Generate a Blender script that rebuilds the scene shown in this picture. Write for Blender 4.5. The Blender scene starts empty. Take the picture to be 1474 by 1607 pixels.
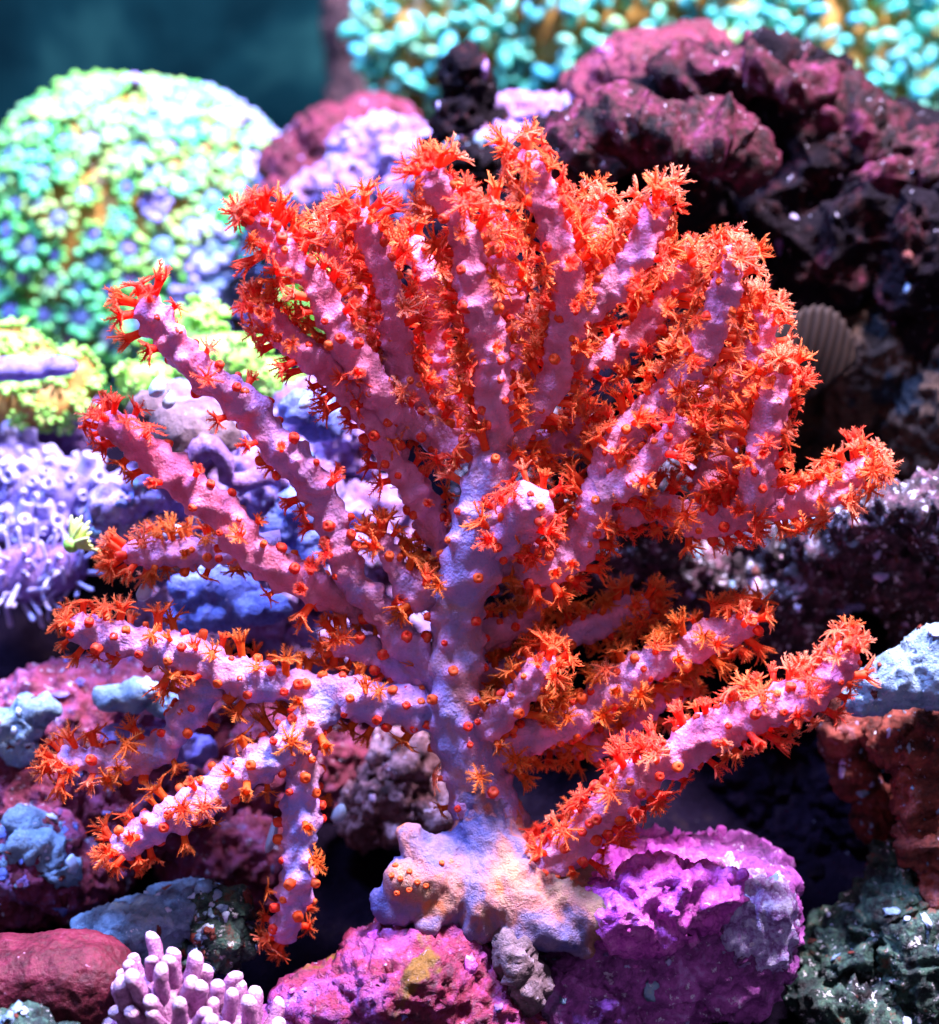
import bpy, bmesh, math, random
import numpy as np
from mathutils import Vector, Matrix, Quaternion

rnd = random.Random(7)
nrs = np.random.RandomState(11)
scene = bpy.context.scene
COL = scene.collection

# ------------------------------------------------------------------ camera
PITCH = math.radians(12.0)
DIST, WIDTH = 0.50, 0.2268            # metres: distance to the coral, picture width there
IW, IH = 1474.0, 1607.0
K = WIDTH / IW
FWD = Vector((0, math.cos(PITCH), -math.sin(PITCH)))
RIGHT = Vector((1, 0, 0))
UP = Vector((0, math.sin(PITCH), math.cos(PITCH)))
EYE = -FWD * DIST
cam_data = bpy.data.cameras.new('camera')
cam = bpy.data.objects.new('camera', cam_data)
COL.objects.link(cam)
cam.location = EYE
cam.rotation_euler = (math.radians(90) - PITCH, 0, 0)
cam_data.sensor_fit = 'HORIZONTAL'
cam_data.sensor_width = 36
cam_data.lens = 36 * DIST / WIDTH
cam_data.clip_start, cam_data.clip_end = 0.01, 50
cam_data.dof.use_dof = True
cam_data.dof.focus_distance = DIST - 0.004
cam_data.dof.aperture_fstop = 9.0
scene.camera = cam

# ------------------------------------------------------------------ light: the tank's LED lamps above the reef, mauve ambient fill added all round for water scatter
world = bpy.data.worlds.new('World')
scene.world = world
world.use_nodes = True
wb = world.node_tree.nodes['Background']
wb.inputs[0].default_value = (0.56, 0.42, 0.64, 1)
wb.inputs[1].default_value = 0.46

def lamp(name, loc, target, size, power, col):
    d = bpy.data.lights.new(name, 'AREA')
    d.shape = 'DISK'
    d.size = size
    d.energy = power
    d.color = col
    o = bpy.data.objects.new(name, d)
    o.location = loc
    o.rotation_euler = (Vector(target) - Vector(loc)).to_track_quat('-Z', 'Y').to_euler()
    COL.objects.link(o)
    return o
lamp('aquarium_lamp', (0.30, -0.05, 0.90), (0.0, 0.0, -0.02), 0.20, 62.0, (1.0, 0.78, 0.94))
lamp('aquarium_lamp_blue', (-0.30, -0.07, 0.88), (-0.03, 0.0, -0.06), 0.20, 32.0, (0.36, 0.46, 1.0))

scene.view_settings.view_transform = 'Standard'
scene.view_settings.look = 'None'
scene.view_settings.exposure = 0.28
scene.view_settings.gamma = 1.0
scene.view_settings.use_curve_mapping = False
scene.cycles.max_bounces = 6
scene.cycles.transparent_max_bounces = 6
scene.cycles.use_denoising = True

# ------------------------------------------------------------------ helpers
def P(px, py, y):
    """world point at depth y (metres behind the coral) seen at photo pixel px, py"""
    d = FWD * DIST + RIGHT * ((px - IW / 2) * K) + UP * ((IH / 2 - py) * K)
    t = (y - EYE.y) / d.y
    return EYE + d * t

def S(y):
    """metres per photo pixel at depth y"""
    return K * (y - EYE.y) / (DIST * math.cos(PITCH))

def to_px(v):
    d = Vector(v) - EYE
    z = d.dot(FWD)
    return IW / 2 + d.dot(RIGHT) / z * DIST / K, IH / 2 - d.dot(UP) / z * DIST / K

_perm = np.arange(256); np.random.RandomState(3).shuffle(_perm)
_perm = np.concatenate([_perm, _perm, _perm])
_g = np.random.RandomState(5).normal(size=(256, 3)); _g /= np.linalg.norm(_g, axis=1)[:, None]

def perlin(p):
    p = np.asarray(p, dtype=np.float64)
    i = np.floor(p).astype(int); f = p - i; i &= 255
    u = f * f * f * (f * (f * 6 - 15) + 10)
    def gr(dx, dy, dz):
        h = _perm[_perm[_perm[(i[:, 0] + dx) & 255] + ((i[:, 1] + dy) & 255)] + ((i[:, 2] + dz) & 255)]
        return (_g[h] * (f - np.array([dx, dy, dz]))).sum(1)
    def lp(a, b, t): return a + (b - a) * t
    x00 = lp(gr(0, 0, 0), gr(1, 0, 0), u[:, 0]); x10 = lp(gr(0, 1, 0), gr(1, 1, 0), u[:, 0])
    x01 = lp(gr(0, 0, 1), gr(1, 0, 1), u[:, 0]); x11 = lp(gr(0, 1, 1), gr(1, 1, 1), u[:, 0])
    return lp(lp(x00, x10, u[:, 1]), lp(x01, x11, u[:, 1]), u[:, 2]) * 1.6

def fbm(p, octv=4, gain=0.5, ridged=False):
    s = 0; a = 1.0; t = 0
    for k in range(octv):
        n = perlin(p * (2.03 ** k) + 17.3 * k)
        if ridged: n = 1 - 2 * np.abs(n)
        s = s + a * n; t += a; a *= gain
    return s / t

def mesh_np(name, v, f, smooth=True, mats=(), mi=None, attrs=None):
    """v (n,3) array; f list of faces or (m,3)/(m,4) array"""
    me = bpy.data.meshes.new(name)
    v = np.asarray(v, dtype=np.float32)
    if isinstance(f, np.ndarray):
        m, k = f.shape
        me.vertices.add(len(v)); me.vertices.foreach_set('co', v.ravel())
        me.loops.add(m * k); me.loops.foreach_set('vertex_index', f.astype(np.int32).ravel())
        me.polygons.add(m)
        me.polygons.foreach_set('loop_start', np.arange(0, m * k, k, dtype=np.int32))
        me.update(calc_edges=True)
    else:
        me.from_pydata(v.tolist(), [], f)
    for mt in mats: me.materials.append(mt)
    if mi is not None: me.polygons.foreach_set('material_index', np.asarray(mi, dtype=np.int32))
    if smooth: me.polygons.foreach_set('use_smooth', np.ones(len(me.polygons), dtype=bool))
    for an, av in (attrs or {}).items():
        a = me.attributes.new(an, 'FLOAT', 'POINT'); a.data.foreach_set('value', np.asarray(av, dtype=np.float32))
    me.update()
    return me

def link(name, me, parent=None, label=None, cat=None, group=None, kind=None, mat=None, loc=None):
    o = bpy.data.objects.new(name, me)
    COL.objects.link(o)
    if mat is not None and me is not None:
        me.materials.clear(); me.materials.append(mat)
    if parent is not None: o.parent = parent
    if label: o['label'] = label
    if cat: o['category'] = cat
    if group: o['group'] = group
    if kind: o['kind'] = kind
    if loc is not None: o.location = loc
    return o

def ico(sub):
    bm = bmesh.new(); bmesh.ops.create_icosphere(bm, subdivisions=sub, radius=1.0)
    bm.verts.ensure_lookup_table()
    v = np.array([q.co[:] for q in bm.verts]); f = np.array([[q.index for q in fc.verts] for fc in bm.faces])
    bm.free(); return v, f
ICO3, ICO2, ICO2L = ico(3), ico(2), ico(2)

def join_np(parts):
    vs, fs, n = [], [], 0
    for v, f in parts:
        vs.append(v); fs.append(f + n); n += len(v)
    return np.concatenate(vs), np.concatenate(fs)

def tri(f):
    return f if f.shape[1] == 3 else np.concatenate([f[:, [0, 1, 2]], f[:, [0, 2, 3]]])

def voxel(v, f, size, smooth=0):
    """fuse overlapping closed shells into one skin"""
    me = mesh_np('tmp', v, f)
    o = bpy.data.objects.new('tmp', me); COL.objects.link(o)
    m = o.modifiers.new('r', 'REMESH'); m.mode = 'VOXEL'; m.voxel_size = size
    if smooth:
        s = o.modifiers.new('s', 'SMOOTH'); s.iterations = smooth; s.factor = 0.5
    dg = bpy.context.evaluated_depsgraph_get(); dg.update()
    ev = o.evaluated_get(dg).to_mesh()
    n = len(ev.vertices); co = np.empty(n * 3, dtype=np.float32); ev.vertices.foreach_get('co', co)
    no = np.empty(n * 3, dtype=np.float32); ev.vertices.foreach_get('normal', no)
    k = len(ev.polygons); lv = np.empty(len(ev.loops), dtype=np.int32); ev.loops.foreach_get('vertex_index', lv)
    o.evaluated_get(dg).to_mesh_clear()
    bpy.data.objects.remove(o); bpy.data.meshes.remove(me)
    return co.reshape(-1, 3).astype(float), no.reshape(-1, 3).astype(float), lv.reshape(k, 4)

def blob(px, py, y, rx, ry, rd=None, rot=0.0, pw=2.0):
    """ellipsoid, sizes in photo pixels at that depth; rot = tilt in the picture plane (degrees)"""
    s = S(y); rd = rd if rd is not None else (rx + ry) / 2
    v, f = ICO3
    if pw > 2: v = v / (np.abs(v) ** pw).sum(1)[:, None] ** (1 / pw)
    a = math.radians(rot)
    q = v * np.array([rx * s, rd * s, ry * s])
    q = np.stack([q[:, 0] * math.cos(a) + q[:, 2] * math.sin(a), q[:, 1], -q[:, 0] * math.sin(a) + q[:, 2] * math.cos(a)], 1)
    return q + np.array(P(px, py, y)), f

def rock_mesh(blobs, vox=0.0010, big=0.004, mid=0.0018, fine=0.0006, f_big=45, f_mid=160, f_fine=520, pits=0.0, seed=0, smooth=2, flat=0.0):
    v, n, f = voxel(*join_np([blob(*b) for b in blobs]), vox, smooth)
    o = v + seed * 0.37
    d = big * fbm(o * f_big, 3) + 1.5 * mid * fbm(o * f_mid, 3, ridged=True) + 1.6 * fine * fbm(o * f_fine, 2, ridged=True)
    if pits:
        c = fbm(o * f_mid * 0.55 + 9.1, 2)
        d = d - pits * np.clip((c - 0.12) * 4, 0, 1)
    if fine > .00055:
        d = d - .0016 * np.clip((fbm(o * 310 + 4.4, 2) - .10) * 5, 0, 1)
    v = v + n * d[:, None]
    if flat:   # craggy sideways warp
        w = np.stack([fbm(o * 70 + 3, 2), fbm(o * 70 + 31, 2), fbm(o * 70 + 57, 2)], 1)
        v = v + w * flat
    return v, f

# ------------------------------------------------------------------ materials
class NT:
    def __init__(self, name):
        self.m = bpy.data.materials.new(name); self.m.use_nodes = True
        self.t = self.m.node_tree; self.n = self.t.nodes
        self.b = self.n['Principled BSDF']; self.out = self.n['Material Output']
        self.co = self.n.new('ShaderNodeTexCoord')
    def l(self, a, b): self.t.links.new(a, b)
    def noise(self, scale, detail=4, rough=0.6, dist=0.0, w=None):
        n = self.n.new('ShaderNodeTexNoise'); n.inputs['Scale'].default_value = scale
        n.inputs['Detail'].default_value = detail; n.inputs['Roughness'].default_value = rough; n.inputs['Distortion'].default_value = dist
        self.l(self.pos(w), n.inputs['Vector']); return n.outputs['Fac']
    def pos(self, off=None):
        if off is None: return self.co.outputs['Object']
        m = self.n.new('ShaderNodeVectorMath'); m.operation = 'ADD'; m.inputs[1].default_value = (off, off * 1.7, off * 0.6)
        self.l(self.co.outputs['Object'], m.inputs[0]); return m.outputs[0]
    def voro(self, scale, feature='F1', rand=1.0):
        n = self.n.new('ShaderNodeTexVoronoi'); n.feature = feature; n.inputs['Scale'].default_value = scale
        n.inputs['Randomness'].default_value = rand
        self.l(self.pos(), n.inputs['Vector']); return n.outputs['Distance']
    def ramp(self, fac, stops, interp='LINEAR'):
        r = self.n.new('ShaderNodeValToRGB'); r.color_ramp.interpolation = interp
        e = r.color_ramp.elements
        while len(e) < len(stops): e.new(0.5)
        for q, (p, c) in zip(e, stops): q.position = p; q.color = (*c, 1) if len(c) == 3 else c
        self.l(fac, r.inputs[0]); return r.outputs[0]
    def mix(self, fac, a, b, blend='MIX'):
        m = self.n.new('ShaderNodeMix'); m.data_type = 'RGBA'; m.blend_type = blend
        if isinstance(fac, (int, float)): m.inputs[0].default_value = fac
        else: self.l(fac, m.inputs[0])
        for s, q in ((a, 6), (b, 7)):
            if isinstance(s, tuple): m.inputs[q].default_value = (*s, 1)
            else: self.l(s, m.inputs[q])
        return m.outputs[2]
    def math(self, op, a, b=None):
        m = self.n.new('ShaderNodeMath'); m.operation = op
        for s, q in ((a, 0), (b, 1)):
            if s is None: continue
            if isinstance(s, (int, float)): m.inputs[q].default_value = s
            else: self.l(s, m.inputs[q])
        return m.outputs[0]
    def attr(self, name):
        a = self.n.new('ShaderNodeAttribute'); a.attribute_name = name; return a.outputs['Fac']
    def bump(self, h, strength, dist):
        b = self.n.new('ShaderNodeBump'); b.inputs['Strength'].default_value = strength; b.inputs['Distance'].default_value = dist
        self.l(h, b.inputs['Height'])
        if self.b.inputs['Normal'].is_linked: self.l(self.b.inputs['Normal'].links[0].from_socket, b.inputs['Normal'])
        self.l(b.outputs[0], self.b.inputs['Normal'])
    def color(self, c):
        if isinstance(c, tuple): self.b.inputs['Base Color'].default_value = (*c, 1)
        else: self.l(c, self.b.inputs['Base Color'])
    def setp(self, rough=0.5, sss=0.0, rad=(1, .4, .3), scale=0.002, spec=0.4):
        self.b.inputs['Roughness'].default_value = rough
        self.b.inputs['Specular IOR Level'].default_value = spec
        if False:
            self.b.inputs['Subsurface Weight'].default_value = sss
            self.b.inputs['Subsurface Radius'].default_value = rad
            self.b.inputs['Subsurface Scale'].default_value = scale
        return self.m

def rock_mat(name, stops, scale=90, speck=(0.75, 0.75, 0.95), amount=0.30, rough=0.5, second=None, sscale=420, spec=0.28, bump=0.9):
    """crusty living rock: patches of coralline crust, pale flecks, pitted relief"""
    t = NT(name)
    a = t.math('ADD', t.math('MULTIPLY', t.noise(scale, 5, 0.62, 0.6), 0.62), t.math('MULTIPLY', t.noise(scale * 4.2, 4, 0.7, 0.4, 5.5), 0.38))
    mid_ = 0.5
    c = t.ramp(t.math('ADD', t.math('MULTIPLY', t.math('SUBTRACT', a, mid_), 1.25), mid_), stops)
    if second:
        col, sc, lo = second
        c = t.mix(t.ramp(t.noise(sc, 4, 0.6, 0.5, 3.1), [(lo, (0, 0, 0)), (lo + 0.05, (1, 1, 1))]), c, col)
    s = t.noise(sscale, 3, 0.7, 0.3, 1.3)
    lo = 0.72 - amount * 0.35
    gate = t.ramp(t.noise(scale * 1.3, 3, 0.6, 0.2, 7.7), [(0.42, (0, 0, 0)), (0.6, (1, 1, 1))])
    sp = t.math('MULTIPLY', t.ramp(s, [(lo, (0, 0, 0)), (lo + 0.05, (1, 1, 1))]), gate)
    c = t.mix(sp, c, speck)  # pale crust bits, and rim glitter painted in with them
    t.color(c)
    t.bump(t.noise(sscale * 0.5, 6, 0.75), bump, 0.0026)
    t.bump(t.voro(sscale * 1.4), 0.4, 0.0006)
    return t.setp(rough, spec=spec)

def plain_mat(name, c1, c2, scale=300, rough=0.45, sss=0.0, bump=0.4, bd=0.0006, spec=0.4, rad=(1, .5, .5)):
    t = NT(name)
    t.color(t.ramp(t.noise(scale, 4, 0.6, 0.3), [(0.35, c1), (0.65, c2)]))
    t.bump(t.noise(scale * 2.2, 4, 0.6), bump, bd)
    return t.setp(rough, sss, rad, 0.002, spec)

M = {}
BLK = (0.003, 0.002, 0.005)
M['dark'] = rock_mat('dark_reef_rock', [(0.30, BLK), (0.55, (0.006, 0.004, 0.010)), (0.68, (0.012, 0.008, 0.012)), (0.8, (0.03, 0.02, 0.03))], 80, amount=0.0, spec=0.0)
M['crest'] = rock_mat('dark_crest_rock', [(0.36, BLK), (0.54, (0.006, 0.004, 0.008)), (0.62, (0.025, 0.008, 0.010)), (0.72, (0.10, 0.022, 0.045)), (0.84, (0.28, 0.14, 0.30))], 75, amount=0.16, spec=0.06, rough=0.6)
M['crimson'] = rock_mat('maroon_coralline_rock', [(0.32, (0.02, 0.004, 0.010)), (0.46, (0.09, 0.010, 0.025)), (0.60, (0.17, 0.02, 0.06)), (0.76, (0.22, 0.12, 0.28))], 60, amount=0.14, rough=0.5)
M['olive'] = rock_mat('olive_brown_rock', [(0.30, (0.006, 0.005, 0.006)), (0.45, (0.03, 0.020, 0.016)), (0.58, (0.085, 0.055, 0.04)), (0.75, (0.15, 0.10, 0.075))], 100, (0.30, 0.24, 0.20), 0.10, second=((0.012, 0.020, 0.030), 60, 0.56), spec=0.1)
M['ledge'] = rock_mat('speckled_ledge_rock', [(0.34, BLK), (0.5, (0.03, 0.018, 0.03)), (0.62, (0.14, 0.06, 0.10)), (0.72, (0.35, 0.28, 0.5))], 120, (0.72, 0.76, 1.0), 0.42)
M['slope'] = rock_mat('maroon_slope_rock', [(0.30, (0.035, 0.007, 0.0188)), (0.46, (0.168, 0.021, 0.0525)), (0.58, (0.231, 0.049, 0.15)), (0.68, (0.21, 0.154, 0.413)), (0.8, (0.315, 0.385, 0.637))], 70, (0.455, 0.525, 0.75), 0.30)
M['mauve'] = rock_mat('mauve_rock', [(0.28, (0.04, 0.025, 0.06)), (0.42, (0.20, 0.085, 0.22)), (0.55, (0.28, 0.22, 0.58)), (0.74, (0.42, 0.44, 0.80))], 65, (0.6, 0.66, 0.95), 0.26)
M['base_purple'] = rock_mat('purple_base_rock', [(0.32, (0.06, 0.02, 0.08)), (0.45, (0.22, 0.05, 0.26)), (0.57, (0.42, 0.10, 0.46)), (0.70, (0.52, 0.30, 0.72))], 70, (0.75, 0.7, 0.95), 0.30, rough=0.38)
M['base_red'] = rock_mat('crimson_base_rock', [(0.30, (0.06, 0.018, 0.039)), (0.45, (0.204, 0.018, 0.0585)), (0.58, (0.252, 0.048, 0.221)), (0.74, (0.3, 0.15, 0.488))], 55, (0.36, 0.36, 0.65), 0.22, rough=0.38, second=((0.156, 0.078, 0.013), 45, 0.60))
M['teal_rock'] = rock_mat('teal_speckled_rock', [(0.36, BLK), (0.47, (0.010, 0.030, 0.030)), (0.56, (0.04, 0.11, 0.08)), (0.66, (0.16, 0.04, 0.03)), (0.80, (0.32, 0.32, 0.36))], 90, (0.7, 0.75, 0.8), 0.36)
M['pale_rock'] = rock_mat('pale_pink_craggy_rock', [(0.32, (0.021, 0.009, 0.013)), (0.46, (0.126, 0.048, 0.0585)), (0.58, (0.315, 0.18, 0.221)), (0.75, (0.42, 0.3, 0.429))], 130, (0.56, 0.45, 0.617), 0.3)
M['rust'] = rock_mat('rust_brown_rock', [(0.32, (0.012, 0.005, 0.006)), (0.46, (0.10, 0.02, 0.016)), (0.60, (0.24, 0.05, 0.035)), (0.76, (0.30, 0.14, 0.20))], 90, (0.6, 0.6, 0.8), 0.2)
M['crust'] = rock_mat('purple_coralline_crust', [(0.40, BLK), (0.48, (0.03, 0.006, 0.010)), (0.58, (0.09, 0.013, 0.034)), (0.70, (0.17, 0.036, 0.12)), (0.82, (0.36, 0.22, 0.48))], 85, (0.75, 0.75, 0.95), 0.22, rough=0.5, spec=0.14)
M['frill'] = rock_mat('pale_ribbed_crust', [(0.34, (0.10, 0.03, 0.14)), (0.46, (0.28, 0.16, 0.45)), (0.56, (0.42, 0.40, 0.72)), (0.72, (0.60, 0.60, 0.80))], 190, (0.8, 0.8, 0.95), 0.4)
M['maroon'] = rock_mat('dark_maroon_sponge', [(0.30, (0.025, 0.004, 0.008)), (0.46, (0.06, 0.007, 0.016)), (0.62, (0.11, 0.012, 0.03)), (0.80, (0.16, 0.05, 0.10))], 130, (0.3, 0.15, 0.25), 0.12, rough=0.5, spec=0.2, bump=0.5)
M['slab'] = rock_mat('pale_blue_crust', [(0.30, (0.07, 0.11, 0.22)), (0.44, (0.15, 0.28, 0.45)), (0.58, (0.24, 0.40, 0.60)), (0.74, (0.36, 0.52, 0.56))], 110, (0.6, 0.7, 0.85), 0.22)
M['blue_plate'] = rock_mat('blue_lobed_coral', [(0.30, (0.05, 0.07, 0.34)), (0.46, (0.10, 0.15, 0.56)), (0.60, (0.16, 0.24, 0.70)), (0.76, (0.28, 0.38, 0.78))], 140, (0.45, 0.55, 0.9), 0.2)
M['lilac'] = rock_mat('lilac_coral', [(0.30, (0.08, 0.06, 0.34)), (0.46, (0.18, 0.15, 0.55)), (0.62, (0.28, 0.25, 0.70)), (0.78, (0.42, 0.38, 0.78))], 150, (0.5, 0.5, 0.85), 0.2)
M['lilac_pale'] = plain_mat('pale_lilac_coral', (0.26, 0.26, 0.60), (0.46, 0.44, 0.74), 260, 0.45, 0.15, 0.6, 0.0008)
M['violet'] = rock_mat('violet_crust', [(0.30, (0.06, 0.025, 0.10)), (0.46, (0.16, 0.08, 0.28)), (0.60, (0.26, 0.17, 0.48)), (0.78, (0.36, 0.32, 0.62))], 100, (0.5, 0.5, 0.85), 0.2)
M['grey_mauve'] = rock_mat('grey_mauve_rock', [(0.30, (0.05, 0.03, 0.045)), (0.46, (0.12, 0.08, 0.10)), (0.60, (0.20, 0.14, 0.18)), (0.78, (0.28, 0.24, 0.34))], 110, (0.45, 0.42, 0.6), 0.2)
M['shell'] = None
M['pink_finger'] = rock_mat('pink_finger_coral', [(0.32, (0.20, 0.07, 0.17)), (0.46, (0.36, 0.15, 0.32)), (0.60, (0.52, 0.26, 0.46)), (0.75, (0.62, 0.40, 0.58))], 260, (0.7, 0.5, 0.7), 0.25)
M['finger_tip'] = rock_mat('pale_finger_tip', [(0.32, (0.36, 0.20, 0.36)), (0.5, (0.56, 0.38, 0.56)), (0.7, (0.66, 0.54, 0.68))], 260, (0.75, 0.65, 0.8), 0.25)
M['magenta'] = rock_mat('magenta_encrusting_coral', [(0.32, (0.22, 0.03, 0.26)), (0.44, (0.48, 0.06, 0.48)), (0.56, (0.66, 0.14, 0.62)), (0.70, (0.74, 0.34, 0.74))], 150, (0.8, 0.65, 0.9), 0.25)
M['pale_bud'] = plain_mat('pale_blue_bud', (0.372, 0.504, 0.722), (0.45, 0.574, 0.807), 300, 0.35, 0.2, 0.2)
M['lime'] = plain_mat('lime_green_tissue', (0.144, 0.496, 0.048), (0.272, 0.64, 0.112), 200, 0.4, 0.15, 0.4)
M['lime_pale'] = plain_mat('pale_lime_tentacle', (0.45, 0.62, 0.18), (0.60, 0.75, 0.30), 300, 0.4, 0.15, 0.2)

def by_object(name, stops, rough=0.4, sss=0.2, rad=(.6, 1, .7), noise=500):
    t = NT(name)
    oi = t.n.new('ShaderNodeObjectInfo')
    c = t.ramp(oi.outputs['Random'], stops)
    c = t.mix(t.ramp(t.noise(noise, 3), [(0.35, (0, 0, 0)), (0.7, (0.5, 0.5, 0.5))]), c, (0.72, 0.75, 0.72), 'SOFT_LIGHT')
    t.color(c)
    t.bump(t.noise(noise * 2, 3), 0.3, 0.0004)
    return t.setp(rough, sss, rad, 0.0015)
M['green_tip'] = by_object('green_polyp_tip', [(0.0, (0.03, 0.42, 0.09)), (0.35, (0.17, 0.48, 0.07)), (0.6, (0.02, 0.40, 0.18)), (0.8, (0.28, 0.50, 0.11)), (1.0, (0.05, 0.38, 0.24))])
M['green_ring'] = by_object('teal_polyp_ring', [(0.0, (0.06, 0.32, 0.16)), (0.5, (0.08, 0.28, 0.24)), (1.0, (0.18, 0.32, 0.12))])
M['lav_disc'] = by_object('lavender_polyp_disc', [(0.0, (0.11, 0.15, 0.46)), (0.4, (0.20, 0.19, 0.48)), (0.7, (0.08, 0.25, 0.44)), (1.0, (0.27, 0.19, 0.38))])
M['lav_tip'] = by_object('lavender_polyp_tip', [(0.0, (0.18, 0.22, 0.66)), (0.5, (0.30, 0.28, 0.70)), (1.0, (0.12, 0.38, 0.60))])
M['ochre'] = plain_mat('ochre_coral_tissue', (0.30, 0.17, 0.035), (0.46, 0.28, 0.07), 150, 0.5, 0.1, 0.4)
M['turq_tip'] = by_object('turquoise_tentacle_tip', [(0.0, (0.03, 0.38, 0.34)), (0.4, (0.10, 0.46, 0.28)), (0.7, (0.03, 0.34, 0.42)), (1.0, (0.20, 0.46, 0.18))])
M['turq_stalk'] = by_object('olive_tentacle_stalk', [(0.0, (0.32, 0.30, 0.06)), (0.5, (0.25, 0.45, 0.16)), (1.0, (0.42, 0.30, 0.06))])

# gorgonian skin: grey-lilac, pinker towards growing tips ("tip" attribute), pink calyx rims ("rim")
t = NT('gorgonian_skin')
base = t.ramp(t.noise(130, 4, 0.6, 0.4), [(0.34, (0.26, 0.14, 0.19)), (0.52, (0.40, 0.21, 0.30)), (0.66, (0.36, 0.28, 0.50))])
pink = t.ramp(t.noise(240, 3, 0.6), [(0.35, (0.66, 0.06, 0.18)), (0.65, (0.84, 0.17, 0.42))])
c = t.mix(t.attr('tip'), base, pink)
c = t.mix(t.math('MULTIPLY', t.attr('blue_highlight'), t.ramp(t.noise(85, 4, 0.65, 0.6, 4.2), [(0.38, (0, 0, 0)), (0.54, (0.95, 0.95, 0.95))])), c, (0.20, 0.24, 0.74))  # bluish highlights painted into the skin colour, strongest on lower left branches
c = t.mix(t.math('MULTIPLY', t.attr('rim'), 0.75), c, (0.90, 0.32, 0.62))  # calyx pink, also lightened so that highlights are painted into the skin
t.color(c)
t.bump(t.noise(420, 6, 0.75), 0.9, 0.0013)
t.bump(t.voro(1100), 0.5, 0.0005)
M['skin'] = t.setp(0.40, 0.25, (1, .35, .4), 0.0025, 0.40)

t = NT('gorgonian_holdfast_skin')
c = t.ramp(t.noise(55, 4, 0.6, 0.7), [(0.36, (0.08, 0.08, 0.28)), (0.46, (0.19, 0.13, 0.26)), (0.54, (0.34, 0.13, 0.13)), (0.66, (0.34, 0.21, 0.12))])
c = t.mix(t.ramp(t.noise(130, 2, 0.5, 0.3, 2.2), [(0.62, (0, 0, 0)), (0.70, (0.8, 0.8, 0.8))]), c, (0.60, 0.17, 0.05))
t.color(c)
t.bump(t.noise(260, 6, 0.72), 1.0, 0.0022)
M['holdfast'] = t.setp(0.45, 0.2, (1, .5, .4), 0.003, 0.4)

def polyp_mat(name, c0, c1, trans=0.62):
    """thin translucent tissue, paler at the tentacle ends"""
    t = NT(name)
    c = t.mix(t.attr('along'), c0, c1)
    c = t.mix(t.ramp(t.noise(700, 2), [(0.4, (0, 0, 0)), (0.75, (0.35, 0.35, 0.35))]), c, (1.0, 0.35, 0.12))
    t.color(c); t.setp(0.5, spec=0.2)
    tr = t.n.new('ShaderNodeBsdfTranslucent'); t.l(c, tr.inputs[0])
    mx = t.n.new('ShaderNodeMixShader'); mx.inputs[0].default_value = trans
    t.l(t.b.outputs[0], mx.inputs[1]); t.l(tr.outputs[0], mx.inputs[2]); t.l(mx.outputs[0], t.out.inputs[0])
    return t.m
M['p_red'] = polyp_mat('scarlet_polyp', (0.95, 0.04, 0.03), (1.0, 0.22, 0.13))
M['p_orange'] = polyp_mat('orange_polyp', (0.95, 0.10, 0.03), (1.0, 0.36, 0.13))
M['p_amber'] = polyp_mat('amber_polyp', (0.78, 0.15, 0.02), (0.92, 0.36, 0.10))
M['p_pale'] = polyp_mat('peach_polyp', (0.95, 0.16, 0.07), (1.0, 0.46, 0.30), 0.55)
M['p_bud'] = polyp_mat('red_polyp_bud', (0.62, 0.010, 0.012), (0.80, 0.03, 0.02), 0.25)
M['p_budo'] = polyp_mat('orange_polyp_bud', (0.62, 0.05, 0.01), (0.78, 0.10, 0.02), 0.25)

t = NT('striped_shell')
w = t.n.new('ShaderNodeTexWave'); w.inputs['Scale'].default_value = 140; w.inputs['Distortion'].default_value = 1.2
w.bands_direction = 'X'; t.l(t.pos(), w.inputs[0])
t.color(t.ramp(w.outputs[0], [(0.2, (0.010, 0.007, 0.007)), (0.7, (0.016, 0.011, 0.010)), (1.0, (0.024, 0.017, 0.015))]))
t.bump(w.outputs[0], 0.5, 0.0008)
M['shell'] = t.setp(0.7, spec=0.1)

t = NT('tank_back_wall')
c = t.ramp(t.noise(9, 4, 0.6, 0.8), [(0.32, (0.0008, 0.006, 0.009)), (0.50, (0.002, 0.016, 0.020)), (0.68, (0.009, 0.046, 0.044))])
c = t.mix(t.ramp(t.noise(160, 4, 0.7), [(0.55, (0, 0, 0)), (0.8, (0.25, 0.25, 0.25))]), c, (0.012, 0.05, 0.055))
t.color(c)
M['wall'] = t.setp(0.8, spec=0.0)
M['pipe'] = rock_mat('crusted_brown_post', [(0.3, (0.015, 0.012, 0.016)), (0.5, (0.05, 0.025, 0.03)), (0.7, (0.11, 0.05, 0.05))], 60, (0.2, 0.15, 0.18), 0.1)

# ------------------------------------------------------------------ setting: back wall, reef floor
yw = 0.50
a, b = P(-900, -900, yw), P(2400, 1500, yw)
v = np.array([[a.x, yw, b.z], [b.x, yw, b.z], [b.x, yw, a.z], [a.x, yw, a.z], [a.x, yw + .01, b.z], [b.x, yw + .01, b.z], [b.x, yw + .01, a.z], [a.x, yw + .01, a.z]])
link('tank_back_wall', mesh_np('tank_back_wall', v, [[0, 1, 2, 3], [5, 4, 7, 6], [4, 5, 1, 0], [3, 2, 6, 7], [4, 0, 3, 7], [1, 5, 6, 2]], False, (M['wall'],)), kind='structure')
prof = [(-0.30, P(737, 2600, -0.12).z - .02), (-0.06, P(737, 1850, -0.06).z), (0.0, P(737, 1640, 0.0).z), (0.06, P(737, 1300, 0.06).z), (0.10, P(737, 1000, 0.10).z), (0.16, P(737, 760, 0.16).z), (0.24, P(737, 560, 0.24).z), (0.36, P(737, 500, 0.36).z), (0.495, P(737, 480, 0.495).z)]
nx, ny = 180, 170
X, Y = np.meshgrid(np.linspace(-0.42, 0.42, nx), np.linspace(-0.30, 0.495, ny))
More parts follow.
